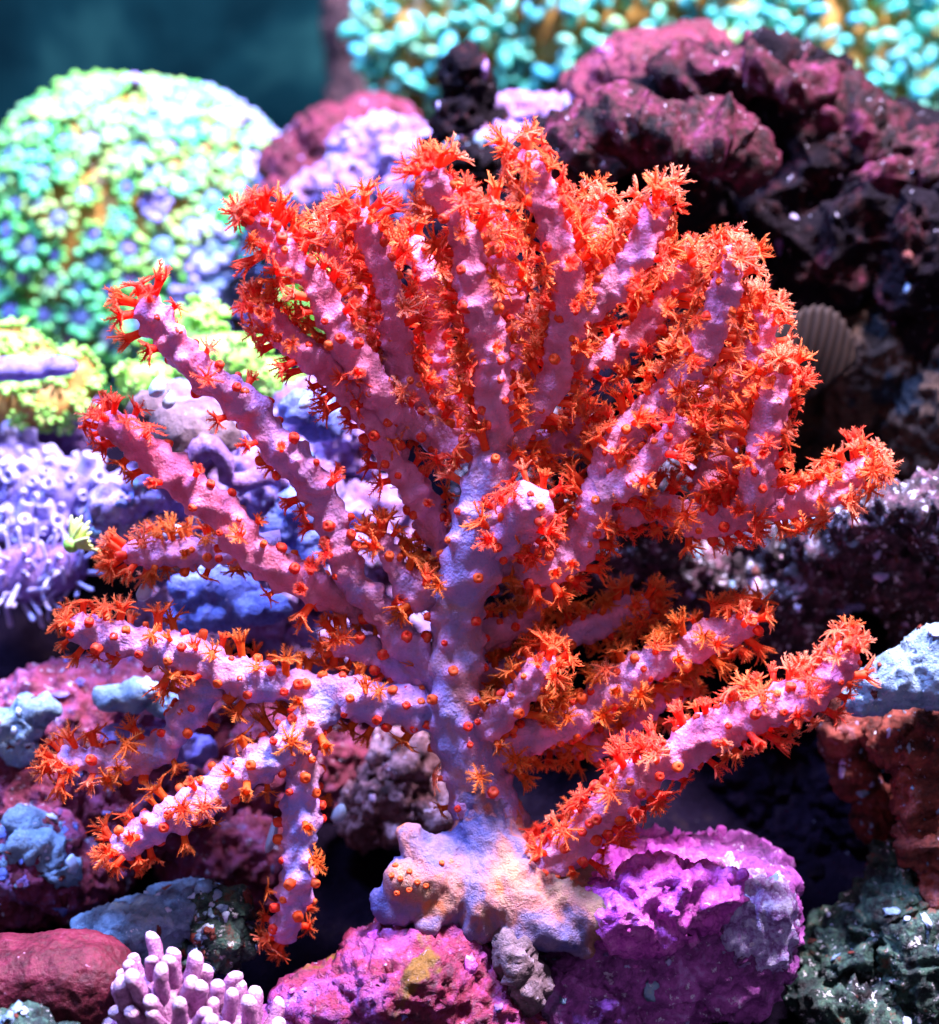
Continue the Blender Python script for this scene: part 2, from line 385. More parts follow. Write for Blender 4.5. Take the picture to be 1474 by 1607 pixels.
Z = np.interp(Y, [p[0] for p in prof], [p[1] for p in prof])
pt = np.stack([X.ravel(), Y.ravel(), Z.ravel()], 1)
pt[:, 2] += 0.010 * fbm(pt * 30, 4) + 0.004 * fbm(pt * 140, 2, ridged=True)
idx = np.arange(nx * ny).reshape(ny, nx)
fq = np.stack([idx[:-1, :-1].ravel(), idx[:-1, 1:].ravel(), idx[1:, 1:].ravel(), idx[1:, :-1].ravel()], 1)
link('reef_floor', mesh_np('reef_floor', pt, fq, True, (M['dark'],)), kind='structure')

# ------------------------------------------------------------------ rocks
def nodules(parent, v, n, count, mats, seed=0, size=(.00035, .0017), name='crust_nodules'):
    """tiny crusty growths strewn over a rock, one mass"""
    r_ = np.random.RandomState(seed)
    w = np.clip(n @ np.array(-FWD) + .25, 0, 1) * np.clip(n[:, 2] + .55, 0, 1) * np.clip(fbm(v * 95 + seed, 2) + .15, 0, 1)
    if w.sum() <= 0: return
    pick = r_.choice(len(v), size=min(count, int((w > 0).sum())), replace=False, p=w / w.sum())
    iv, jf = ICO2L
    VS = []; FS = []; MI = []
    for k, c in enumerate(pick):
        sc = size[0] + (size[1] - size[0]) * r_.rand() ** 2.2
        q = iv * np.array([r_.uniform(.5, 1.9), r_.uniform(.5, 1.9), r_.uniform(.5, 1.9)]) * sc * r_.uniform(.55, 1.35, (len(iv), 1))
        q = q - np.outer(q @ n[c], n[c]) * .62
        VS.append(q + v[c] - n[c] * .0001); FS.append(jf + k * len(iv)); MI += [r_.randint(len(mats))] * len(jf)
    o = link(name, mesh_np(name, np.concatenate(VS), np.concatenate(FS), True, tuple(M[m] for m in mats), MI), parent, kind='stuff')
    return o
NOD = {'crest': (30, ('violet', 'lilac_pale', 'rust', 'slab')), 'ledge': (110, ('slab', 'lilac_pale', 'finger_tip', 'rust')), 'mauve': (60, ('lilac_pale', 'slab', 'blue_plate', 'violet')),
       'slope': (60, ('slab', 'lilac', 'maroon', 'blue_plate', 'violet')), 'teal_rock': (90, ('slab', 'rust', 'slab', 'pale_bud')), 'pale_rock': (30, ('finger_tip', 'maroon')),
       'base_purple': (60, ('lilac_pale', 'magenta', 'slab', 'violet')), 'base_red': (24, ('lilac', 'violet', 'magenta')), 'rust': (25, ('slab', 'lilac_pale')), 'crimson': (10, ('violet', 'magenta')), 'slab': (14, ('pale_bud', 'rust'))}
def rock(name, label, blobs, mat, cat='rock', seed=0, **kw):
    v, f = rock_mesh(blobs, seed=seed, **kw)
    me = mesh_np(name, v, f, True, (M[mat],))
    o = link(name, me, label=label, cat=cat, kind='thing')
    if mat in NOD:
        nn = np.empty(len(v) * 3, np.float32); me.vertices.foreach_get('normal', nn)
        nodules(o, v, nn.reshape(-1, 3), NOD[mat][0], NOD[mat][1], seed)
    return o

rock('crusted_post', 'dim brown crusted upright post behind the two pale corals', [(565, -120, .42, 52, 130, 50), (568, 60, .42, 54, 120, 50), (572, 180, .42, 56, 120, 50), (572, 330, .42, 60, 140, 50)], 'pipe', 'post', 1, vox=.003, big=.004)

rock('live_rock', 'black craggy crest with glittering purple rim, highest rock behind the red coral',
     [(1130, 130, .13, 75, 50), (1185, 115, .128, 60, 38), (1250, 145, .13, 60, 44), (1080, 240, .14, 110, 120), (1240, 260, .14, 150, 150),
      (1330, 200, .13, 70, 52), (1410, 245, .13, 90, 60), (1520, 290, .13, 120, 80), (1330, 370, .13, 170, 130), (1500, 420, .12, 160, 160), (1150, 400, .15, 170, 170), (1350, 330, .11, 60, 40), (1440, 370, .10, 60, 60)],
     'crest', seed=2, big=.007, mid=.0040, fine=.0008, f_mid=60, pits=.005, flat=.006)
rock('live_rock', 'maroon boulder rising left of the black crest',
     [(1010, 115, .15, 95, 58, 80, -18), (960, 160, .15, 75, 60), (1080, 75, .16, 60, 34), (900, 200, .15, 70, 50), (1010, 220, .16, 100, 90)], 'crimson', seed=3, big=.003, mid=.0012)
rock('live_rock', 'purple ledge with glittering edge just above the coral tips',
     [(950, 215, .10, 60, 30), (1030, 215, .095, 70, 26), (1120, 225, .095, 62, 26), (1165, 245, .10, 26, 18), (900, 240, .11, 50, 40), (1020, 300, .12, 110, 90), (1110, 320, .13, 90, 100), (860, 300, .12, 60, 70)],
     'crest', seed=8, big=.005, mid=.0034, fine=.0006, f_mid=90, pits=.003, flat=.003)
rock('live_rock', 'small dark knob with pale violet cap beside turquoise coral',
     [(733, 108, .13, 28, 26), (735, 140, .13, 32, 36), (722, 190, .13, 34, 50), (760, 235, .135, 70, 50), (735, 260, .13, 60, 60)], 'crest', seed=5, mid=.0026, pits=.002)
rock('live_rock', 'mottled lilac and yellow crusted rock between knob and magenta boulder',
     [(800, 190, .14, 60, 40), (850, 190, .145, 55, 34), (790, 250, .135, 80, 60), (880, 240, .14, 60, 50)], 'mauve', seed=6, mid=.002, big=.003)
rock('live_rock', 'dull maroon rock between pale green dome and turquoise coral',
     [(510, 215, .20, 62, 40, 50, -20), (470, 260, .20, 55, 50), (590, 195, .21, 60, 40), (560, 250, .20, 80, 70), (500, 330, .19, 90, 70)], 'crimson', seed=7, big=.003, mid=.0014)
rock('live_rock', 'grey lilac pitted rock behind the uppermost coral tips',
     [(590, 240, .17, 60, 50), (640, 260, .165, 60, 55), (560, 310, .165, 70, 60), (660, 330, .16, 80, 80), (500, 320, .165, 50, 40)], 'mauve', seed=9, pits=.003, mid=.0028)
rock('live_rock', 'olive brown mottled rock face around the ribbed shell',
     [(1400, 560, .12, 110, 120), (1470, 480, .12, 120, 90), (1380, 690, .13, 130, 90), (1500, 650, .11, 120, 140), (1280, 620, .15, 130, 150), (1230, 480, .16, 100, 80)], 'olive', seed=10, big=.006, mid=.002)
rock('live_rock', 'dark ledge with blue white speckled rim at right edge behind rightmost branch tip',
     [(1440, 790, .045, 70, 34), (1370, 815, .05, 60, 30), (1300, 840, .06, 50, 30), (1500, 800, .045, 80, 60), (1400, 880, .07, 110, 70), (1270, 900, .075, 70, 60), (1500, 930, .07, 100, 120), (1210, 860, .075, 50, 40)],
     'ledge', seed=12, big=.004, mid=.003, pits=.003, flat=.002)
rock('live_rock', 'dark speckled rock showing between middle branches of the red coral',
     [(870, 690, .075, 70, 50), (1030, 745, .065, 80, 30), (960, 820, .08, 120, 90), (820, 800, .08, 100, 130), (1090, 700, .08, 60, 50), (1180, 930, .075, 80, 60), (1240, 990, .08, 60, 60), (1100, 900, .085, 120, 70)],
     'ledge', seed=14, big=.004, mid=.003, pits=.003)
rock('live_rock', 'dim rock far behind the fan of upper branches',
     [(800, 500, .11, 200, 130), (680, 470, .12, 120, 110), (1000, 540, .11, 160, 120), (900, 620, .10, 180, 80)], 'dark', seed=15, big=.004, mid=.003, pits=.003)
rock('live_rock', 'reddish brown rock under the pale blue shelf coral',
     [(1450, 1165, .02, 90, 50), (1400, 1160, .025, 50, 30), (1500, 1240, .03, 80, 90)], 'rust', seed=16, mid=.0015, fine=.001)
rock('coralline_crust', 'glittering purple crust along the top rim of the black crest',
     [(1085, 122, .125, 38, 28, 60), (1130, 106, .120, 50, 22, 60), (1195, 104, .120, 46, 20, 56), (1250, 136, .12, 42, 26, 56), (1290, 178, .12, 40, 30, 50)], 'crust', 'crust', 61, vox=.0009, big=.004, mid=.0050, fine=.0008, f_mid=70, pits=.003, flat=.006)
rock('coralline_crust', 'purple and white crust on the ledge rim just over the coral tips',
     [(915, 238, .095, 44, 32, 50, -20), (975, 212, .092, 54, 26, 54, -10), (1045, 210, .090, 60, 22, 54), (1110, 216, .090, 50, 22, 50), (1155, 232, .092, 36, 18, 40, 30)], 'crust', 'crust', 62, vox=.0009, big=.004, mid=.0050, fine=.0008, f_mid=70, pits=.003, flat=.006)
rock('coralline_crust', 'reddish violet crust on the sloping right shoulder of the black crest',
     [(1350, 215, .12, 60, 36, 60, 24), (1420, 242, .118, 66, 40, 60, 20), (1490, 275, .115, 60, 44, 60, 20), (1400, 290, .11, 60, 30, 40, 20)], 'crust', 'crust', 63, vox=.0009, big=.004, mid=.0050, fine=.0008, f_mid=70, pits=.003, flat=.006)
rock('rock_pillar', 'thin dark rusty rock strut slanting below the tip of lowest right branch',
     [(1325, 1150, .035, 26, 40), (1345, 1210, .035, 30, 50), (1370, 1280, .035, 32, 50), (1395, 1340, .035, 28, 50), (1310, 1090, .04, 30, 40)], 'rust', seed=17, mid=.0015)
rock('rock_pillar', 'broken reddish rock strut at right edge above the teal rock',
     [(1440, 1250, .01, 30, 36), (1450, 1320, .01, 34, 40), (1475, 1380, .012, 34, 60), (1500, 1440, .012, 50, 70)], 'rust', seed=18, mid=.0022, fine=.001)
rock('live_rock', 'dark teal rock with white and red speckles in lower right corner',
     [(1330, 1500, .01, 60, 50), (1400, 1440, .015, 60, 70), (1450, 1520, .005, 90, 90), (1340, 1590, .0, 80, 60), (1480, 1640, .0, 120, 80), (1300, 1460, .02, 20, 26), (1420, 1370, .02, 40, 40)],
     'teal_rock', seed=19, big=.005, mid=.0035, fine=.0012, pits=.004, flat=.003)
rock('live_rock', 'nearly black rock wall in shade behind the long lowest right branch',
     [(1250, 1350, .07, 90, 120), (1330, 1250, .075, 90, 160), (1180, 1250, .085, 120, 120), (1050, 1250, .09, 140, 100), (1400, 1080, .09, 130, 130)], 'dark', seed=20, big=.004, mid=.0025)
rock('live_rock', 'broad maroon rock slope with pale blue patches below lower left branches',
     [(120, 1130, .055, 130, 90), (250, 1090, .06, 130, 80), (60, 1250, .045, 120, 110), (230, 1240, .05, 150, 110), (350, 1330, .05, 120, 90), (120, 1360, .035, 90, 60), (400, 1200, .06, 110, 100), (30, 1390, .03, 60, 60), (420, 1420, .05, 80, 90), (520, 1200, .075, 80, 110)],
     'slope', seed=21, big=.004, mid=.0022, fine=.0008)
rock('live_rock', 'mauve and blue rock mass behind the two long left branches',
     [(300, 680, .075, 90, 60), (420, 760, .075, 110, 70), (240, 800, .07, 90, 60), (420, 880, .07, 130, 70), (560, 860, .08, 100, 110), (520, 680, .085, 90, 80), (330, 960, .065, 120, 50), (520, 1000, .075, 110, 80), (640, 980, .08, 70, 80)],
     'mauve', seed=22, big=.004, mid=.0024, pits=.003)
rock('live_rock', 'lilac arching rock at left edge under the green coral',
     [(20, 680, .12, 60, 50), (70, 655, .12, 60, 40), (120, 675, .12, 50, 50), (40, 780, .13, 100, 80)], 'violet', seed=23, big=.003, mid=.001, fine=.0004)
rock('live_rock', 'grey mauve wedge of rock between the two long left branches',
     [(290, 680, .045, 50, 40, 40, 35), (330, 670, .048, 50, 28, 40, 35), (240, 640, .05, 40, 24)], 'grey_mauve', seed=24, big=.002, mid=.0008, fine=.0003)
rock('live_rock', 'crumbly mauve rock ledge under the second left branch',
     [(190, 790, .05, 40, 20), (230, 770, .05, 32, 26), (200, 820, .055, 60, 20), (240, 830, .05, 30, 16)], 'mauve', seed=25, big=.002, mid=.0018)
rock('live_rock', 'pale pink craggy rock lump left of coral stalk',
     [(630, 1190, .04, 42, 34), (620, 1240, .04, 48, 40), (650, 1280, .04, 50, 40), (585, 1270, .045, 34, 40), (690, 1270, .035, 30, 40)], 'pale_rock', seed=26, big=.003, mid=.003, fine=.0012, pits=.003)
rock('live_rock', 'large purple angular block under the magenta crust coral, bottom right of centre',
     [(1075, 1452, .002, 138, 92, 122, 6, 10), (1142, 1432, .002, 84, 84, 108, 8, 10), (1000, 1510, .0, 130, 76, 110, 8, 4), (930, 1560, -.004, 110, 80, 110), (1050, 1535, .002, 120, 50, 100, -24, 4), (900, 1620, -.004, 110, 80)],
     'base_purple', seed=27, big=.003, mid=.0026, fine=.0008, f_mid=120, flat=.002)
rock('live_rock', 'crimson and violet boulder under the left side of the coral base',
     [(640, 1540, -.02, 120, 80, 110), (540, 1580, -.02, 110, 60), (700, 1520, -.015, 90, 80), (600, 1490, -.012, 60, 36), (760, 1600, -.02, 90, 90), (480, 1640, -.02, 100, 70)],
     'base_red', seed=28, big=.0034, mid=.0013, fine=.0007, pits=.0014)
rock('live_rock', 'narrow grey stone wedged between the two base rocks',
     [(810, 1510, -.024, 28, 44), (830, 1550, -.024, 34, 40), (800, 1480, -.02, 26, 30)], 'grey_mauve', seed=29, big=.001, mid=.0008)

rock('sponge', 'smooth dark maroon slab of sponge in lower left corner', [(40, 1570, -.03, 168, 98, 90, -6, 4), (140, 1560, -.03, 70, 78, 80, 8, 3)], 'maroon', 'sponge', 31, big=.002, mid=.0005, fine=.0004, smooth=4)
rock('rock_slab', 'pale blue grey rock slab leaning behind the maroon sponge',
     [(200, 1455, -.005, 100, 40, 60, -14), (280, 1430, .0, 80, 44, 60, -14), (330, 1450, .0, 50, 60), (250, 1500, -.002, 90, 40)], 'slab', 'rock slab', 32, big=.002, mid=.0010)
rock('live_rock', 'small crusted stone with yellowish flecks behind pink finger coral',
     [(345, 1430, -.004, 34, 28), (350, 1480, -.008, 40, 40), (310, 1510, -.01, 30, 24)], 'teal_rock', seed=33, mid=.0025, fine=.001)
rock('live_rock', 'pale blue crusty stones at left edge above maroon sponge',
     [(40, 1370, .015, 50, 40), (75, 1330, .02, 40, 50), (30, 1330, .02, 40, 40), (85, 1400, .015, 30, 24)], 'slope', seed=34, mid=.002)
rock('live_rock', 'low crusted stone cut by bottom edge at left corner', [(40, 1640, -.055, 60, 50), (90, 1650, -.055, 50, 40)], 'teal_rock', seed=35, mid=.002)
# encrusting plates
rock('plate_coral', 'blue lobed coral plate below the second left branch',
     [(335, 915, .035, 48, 34, 22), (300, 925, .035, 34, 26, 20), (370, 930, .033, 36, 26, 20), (410, 955, .03, 40, 22, 20), (350, 965, .034, 50, 26, 20), (300, 965, .036, 36, 22, 18)], 'blue_plate', 'coral', 36, vox=.0009, big=.0012, mid=.0009, fine=.0004)
rock('plate_coral', 'blue coral patch between the left branches near the middle',
     [(465, 800, .045, 30, 34, 18), (445, 830, .045, 34, 26, 18), (490, 860, .045, 34, 30, 18), (470, 640, .05, 34, 26, 18), (500, 660, .052, 34, 30, 18)][:3], 'blue_plate', 'coral', 37, vox=.0009, big=.0012, mid=.0010, fine=.0004)
rock('plate_coral', 'blue coral knob showing right of the first left branch',
     [(470, 640, .05, 30, 24, 18), (505, 662, .052, 36, 28, 18), (530, 640, .055, 26, 30, 18)], 'blue_plate', 'coral', 38, vox=.0009, big=.0012, mid=.0010, fine=.0004)
rock('plate_coral', 'light blue crust patch on maroon slope under lowest left branch fork',
     [(190, 1100, .028, 40, 16, 14, 14), (225, 1085, .028, 34, 14, 14), (260, 1110, .028, 26, 12, 14)], 'slab', 'coral', 39, vox=.0009, big=.0012, mid=.0012, fine=.0004)
rock('plate_coral', 'pale blue shelf coral at right edge touching the lowest right branch tip',
     [(1420, 1062, .005, 74, 44, 40, -14), (1480, 1045, .005, 74, 66, 50, -14), (1370, 1092, .006, 44, 24, 30, -14)], 'slab', 'coral', 40, vox=.0009, big=.0012, mid=.0007, fine=.0005)
rock('plate_coral', 'pale blue green crust patch at left edge beside lowest left branches',
     [(30, 1140, .03, 34, 24, 16, -30), (60, 1115, .03, 28, 16, 14, -20), (20, 1170, .03, 24, 20, 14)], 'slab', 'coral', 51, vox=.0009, big=.003, mid=.0016, fine=.0008, flat=.002)
rock('plate_coral', 'pale blue crust patch on slope above the dark left gap',
     [(60, 1340, .012, 40, 22, 16, 10), (95, 1370, .012, 28, 18, 14), (40, 1300, .016, 20, 24, 14)], 'slab', 'coral', 52, vox=.0009, big=.003, mid=.0018, fine=.0008, flat=.003)
rock('plate_coral', 'violet blue crust patch between forked lower left branches',
     [(250, 1170, .03, 40, 16, 14, 10), (200, 1160, .03, 30, 14, 14), (300, 1185, .03, 26, 14, 14)], 'lilac', 'coral', 53, vox=.0009, big=.003, mid=.0016, fine=.0008, flat=.002)
rock('sponge', 'smooth violet sponge bar lying at left edge under green coral', [(30, 580, .085, 60, 18, 20), (90, 575, .085, 34, 16, 18), (-30, 585, .085, 60, 18, 20)], 'lilac', 'sponge', 41, vox=.0009, big=.001, mid=.0002, fine=.0001, smooth=4)

def catmull(pts, step):
    pts = [Vector(p) for p in pts]
    q = [pts[0] * 2 - pts[1]] + pts + [pts[-1] * 2 - pts[-2]]
    out, par = [], []
    for i in range(1, len(q) - 2):
        n = max(2, int((q[i + 1] - q[i]).length / step))
        for k in range(n):
            u = k / n
            a, b, c, d = q[i - 1], q[i], q[i + 1], q[i + 2]
            out.append(0.5 * ((2 * b) + (c - a) * u + (2 * a - 5 * b + 4 * c - d) * u * u + (3 * b - a - 3 * c + d) * u ** 3))
            par.append(i - 1 + u)
    out.append(pts[-1]); par.append(len(pts) - 1)
    return out, par

def frames(path):
    T = [(path[min(i + 1, len(path) - 1)] - path[max(i - 1, 0)]).normalized() for i in range(len(path))]
    n = T[0].orthogonal().normalized(); N = []
    for i, tt in enumerate(T):
        n = (n - tt * n.dot(tt)).normalized(); N.append(n.copy())
    return T, N

def tube_np(path, rad, seg=10, cap=True):
    T, N = frames(path)
    R = len(path); v = []
    for i in range(R):
        B = T[i].cross(N[i])
        for s in range(seg):
            a = 2 * math.pi * s / seg
            v.append(path[i] + (N[i] * math.cos(a) + B * math.sin(a)) * rad[i])
    f = []
    for i in range(R - 1):
        for s in range(seg):
            s2 = (s + 1) % seg
            f.append((i * seg + s, i * seg + s2, (i + 1) * seg + s2, (i + 1) * seg + s))
    f = [list(q) for q in f]
    if cap:
        v.append(path[0] - T[0] * rad[0] * .3); v.append(path[-1] + T[-1] * rad[-1] * .3)
        c0, c1 = len(v) - 2, len(v) - 1
        for s in range(seg):
            s2 = (s + 1) % seg
            f.append([c0, s2, s]); f.append([c1, (R - 1) * seg + s, (R - 1) * seg + s2])
    return [tuple(q) for q in v], f

# purple arch between the left branches
pth, _ = catmull([P(290, 735, .04), P(310, 705, .04), P(335, 700, .038), P(352, 725, .038), P(362, 755, .04), P(420, 745, .045)], .0012)
vv, ff = tube_np(pth, [.0026 + .0006 * math.sin(i * .3) for i in range(len(pth))], 12)
vv = np.array([tuple(q) for q in vv]); vv = vv + .0016 * np.stack([fbm(vv * 140, 3), fbm(vv * 140 + 9, 3), fbm(vv * 140 + 21, 3)], 1)
link('tube_sponge', mesh_np('tube_sponge', vv, ff, True, (M['violet'],)), label='violet tube sponge bent in a low arch between left branches', cat='sponge')

# shell: scallop-like fan leaning on the olive rock
vv, ff = [], []
nu, nv = 26, 14
for j in range(nv):
    for i in range(nu):
        u = i / (nu - 1) * 2 - 1; w = j / (nv - 1)
        r = w * .0165 * (1 + .02 * math.cos(i * 3.1))
        a = u * 1.0
        vv.append((math.sin(a) * r * .85, -.0065 * math.sin(w * math.pi * .62) * (1 - .35 * u * u) + (.0006 if i % 2 else 0) * w, r * math.cos(a)))
for j in range(nv - 1):
    for i in range(nu - 1):
        ff.append((j * nu + i, j * nu + i + 1, (j + 1) * nu + i + 1, (j + 1) * nu + i))
me = mesh_np('shell', vv, ff, True, (M['shell'],))
sh = link('shell', me, label='brown ribbed shell leaning in shade beside the upper right branches', cat='shell')
md = sh.modifiers.new('thick', 'SOLIDIFY'); md.thickness = .0012
sh.location = P(1250, 640, .085); sh.rotation_euler = (math.radians(-10), math.radians(14), math.radians(10)); sh.scale = (1.15, 1, 1.75)

# ------------------------------------------------------------------ lathe pieces
def lathe(prof, seg=8, bend=0.0, mats=(), split=None, name='piece'):
    """prof: [(r, z)], optional bend along z, faces past ring `split` take slot 1"""
    v, f, mi = [], [], []
    for r, z in prof:
        for s in range(seg):
            a = 2 * math.pi * s / seg
            v.append((r * math.cos(a) + bend * z * z, r * math.sin(a), z))
    n = len(prof)
    for i in range(n - 1):
        for s in range(seg):
            s2 = (s + 1) % seg
            f.append([i * seg + s, i * seg + s2, (i + 1) * seg + s2, (i + 1) * seg + s])
            mi.append(0 if split is None or i < split else 1)
    f.append([(n - 1) * seg + s for s in range(seg)]); mi.append(0 if split is None else 1)
    return mesh_np(name, v, f, True, mats, mi)

def orient(normal, spin, scale, loc):
    q = Vector((0, 0, 1)).rotation_difference(Vector(normal).normalized())
    return Matrix.Translation(Vector(loc)) @ q.to_matrix().to_4x4() @ Matrix.Rotation(spin, 4, 'Z') @ Matrix.Diagonal((scale[0], scale[1], scale[2], 1))

def piece(name, me, parent, mw, **kw):
    o = link(name, me, parent, **kw)
    o.matrix_world = mw
    return o

def fib(n):
    k = np.arange(n) + .5
    ph = np.arccos(1 - 2 * k / n); th = math.pi * (1 + 5 ** .5) * k
    return np.stack([np.cos(th) * np.sin(ph), np.sin(th) * np.sin(ph), np.cos(ph)], 1)

# flower polyp: lavender disc ringed by knobbed green tentacles
def flower(nt, seed, mats):
    r_ = random.Random(seed); vs, fs, mi = [], [], []
    def add(v, f, m):
        n = len(vs); vs.extend(v); fs.extend([[q + n for q in g] for g in f]); mi.extend([m] * len(f))
    prof = [(.0016, -.005), (.0019, 0), (.0025, .0012), (.0020, .0019), (.0012, .0017), (.0006, .0020), (.0001, .0022)]
    seg = 10; v = []; f = []
    for r, z in prof:
        for s in range(seg):
            a = 2 * math.pi * s / seg; v.append((r * math.cos(a), r * math.sin(a), z))
    for i in range(len(prof) - 1):
        for s in range(seg): f.append([i * seg + s, i * seg + (s + 1) % seg, (i + 1) * seg + (s + 1) % seg, (i + 1) * seg + s])
    add(v, f[:2 * seg], 1); n0 = len(vs); fs.extend([[q for q in g] for g in f[2 * seg:]]); mi.extend([2] * (len(f) - 2 * seg))
    for k in range(nt):
        a = 2 * math.pi * k / nt + r_.uniform(-.15, .15); ln = r_.uniform(.8, 1.2)
        d = Vector((math.cos(a), math.sin(a), 0)); up = Vector((0, 0, 1))
        p0 = d * .0024 + up * .0008; p1 = d * .0036 * ln + up * .0016; p2 = d * .0044 * ln + up * r_.uniform(.0010, .0024)
        pth = [p0, p1, p2]
        v, f = tube_np(pth, [.0008, .0010, .0013], 6, True)
        nq = 6
        add(v, f[:nq], 1); m = len(vs) - len(v)
        fs.extend([[q + m for q in g] for g in f[nq:]]); mi.extend([0] * (len(f) - nq))
        iv, if_ = ICO1
        add([tuple(Vector(q) * .00150 + p2 + d * .0002) for q in iv], if_.tolist(), 0)
    return mesh_np('polyp', vs, fs, True, mats, mi)
ICO1 = ico(1)

# green dome coral, back left
C0 = P(195, 420, .235)
dome = link('green_flower_coral', None, label='pale green domed coral covered in flower shaped polyps, upper left', cat='coral')
dome.location = C0
bpy.context.view_layer.update()
bodyv, f = [], None
v, f = join_np([blob(*q) for q in [(222, 425, .24, 240, 268, 210, 0, 2.5), (40, 480, .235, 170, 215, 150)]])
v, n, f = voxel(v, f, .0022, 6)
v = v + n * (0.003 * fbm(v * 30, 2))[:, None]
tissue = link('tissue', mesh_np('tissue', v - np.array(C0), f, True, (M['ochre'],)), dome)
flo = [flower(8 + k % 3, k, (M['green_tip'], M['green_ring'], M['lav_disc'])) for k in range(4)]
flov = [flower(11, 20 + k, (M['lav_tip'], M['lav_disc'], M['lav_disc'])) for k in range(2)]
# scatter on the side the camera and lamps reach, poisson-like
vis = (n @ np.array(-FWD) > -0.25)
cand = np.where(vis)[0]; nrs.shuffle(cand)
kept = []
grid = {}
MIN = .0078
for c in cand:
    p = v[c]; px, py = to_px(p)
    if px < -60 or py > 760: continue
    key = tuple((p / MIN).astype(int)); ok = True
    for dx in (-1, 0, 1):
        for dy in (-1, 0, 1):
            for dz in (-1, 0, 1):
                for q in grid.get((key[0] + dx, key[1] + dy, key[2] + dz), ()):
                    if ((v[q] - p) ** 2).sum() < MIN * MIN: ok = False; break
    if ok: grid.setdefault(key, []).append(c); kept.append(c)
kept.sort(key=lambda c: -(n[c] @ np.array(-FWD)))
for c in kept[:300]:
    px, py = to_px(v[c])
    lav = (px > 250 and py > 380 and rnd.random() < .75) or (px > 330 and rnd.random() < .4) or rnd.random() < .05
    me = rnd.choice(flov if lav else flo)
    nn = Vector(n[c]) + Vector((rnd.uniform(-.3, .3), rnd.uniform(-.3, .1), rnd.uniform(0, .35)))
    k = rnd.uniform(.85, 1.55)
    piece('polyp', me, dome, orient(nn, rnd.uniform(0, 6.3), (k, k, k), Vector(v[c]) + Vector(n[c]) * .002))

# turquoise tentacled coral, back right
C1 = P(1010, 60, .30)
turq = link('turquoise_coral', None, label='turquoise and ochre coral mound of stubby tentacles along top edge', cat='coral')
turq.location = C1
bpy.context.view_layer.update()
v, f = join_np([blob(*q) for q in [(720, 60, .29, 125, 115, 100), (880, 20, .295, 180, 140, 120), (1080, 10, .30, 220, 150, 130), (1280, 70, .29, 160, 150, 120), (1370, 120, .285, 70, 100, 70), (660, 130, .28, 50, 56, 50)]])
v, n, f = voxel(v, f, .0022, 5)
v = v + n * (0.006 * fbm(v * 38, 3))[:, None]
link('tissue', mesh_np('tissue', v - np.array(C1), f, True, (M['ochre'],)), turq)
tent = [lathe([(.0013, -.003), (.0013, .0), (.0012, .0028), (.0020, .0046), (.0027, .0060), (.0028, .0076), (.0018, .0090), (.0003, .0094)], 9, bd, (M['turq_stalk'], M['turq_tip']), sp, 'tentacle')
        for bd, sp in ((0, 2), (25, 3), (-20, 2), (40, 2))]
cand = np.where(n @ np.array(-FWD) > -0.15)[0]; nrs.shuffle(cand)
kept, grid, MIN = [], {}, .0034
gap = np.abs(perlin(v * 62 + 2 + .5 * np.stack([perlin(v * 90), perlin(v * 90 + 7), perlin(v * 90 + 13)], 1)))
for c in cand:
    p = v[c]; px, py = to_px(p)
    if px < 500 or px > 1520 or py < -40 or py > 330 or gap[c] > .27: continue
    key = tuple((p / MIN).astype(int)); ok = True
    for dx in (-1, 0, 1):
        for dy in (-1, 0, 1):
            for dz in (-1, 0, 1):
                for q in grid.get((key[0] + dx, key[1] + dy, key[2] + dz), ()):
                    if ((v[q] - p) ** 2).sum() < MIN * MIN: ok = False; break
    if ok: grid.setdefault(key, []).append(c); kept.append(c)
def hidden(c):
    px, py = to_px(v[c])
    ridge = np.interp(px, [560, 690, 700, 760, 800, 850, 930, 1000, 1100, 1180, 1270, 1300, 1380, 1474], [260, 180, 80, 80, 150, 180, 130, 70, 45, 60, 105, 150, 195, 230])
    return py > ridge + 25 or py < -12 or px > 1480
kept.sort(key=lambda c: (hidden(c), -(n[c] @ np.array(-FWD))))
rest = []
for i, c in enumerate(kept):
    nn = Vector(n[c]) + Vector((rnd.uniform(-.4, .4), rnd.uniform(-.4, .1), rnd.uniform(0, .3)))
    k = rnd.uniform(.8, 1.2)
    mw = orient(nn, rnd.uniform(0, 6.3), (k * rnd.uniform(.8, 1.6), k * rnd.uniform(.6, .95), k * rnd.uniform(.7, 1.3)), v[c])
    if i < 300: piece('tentacle', rnd.choice(tent), turq, mw)
    else: rest.append((rnd.choice(tent), mw))

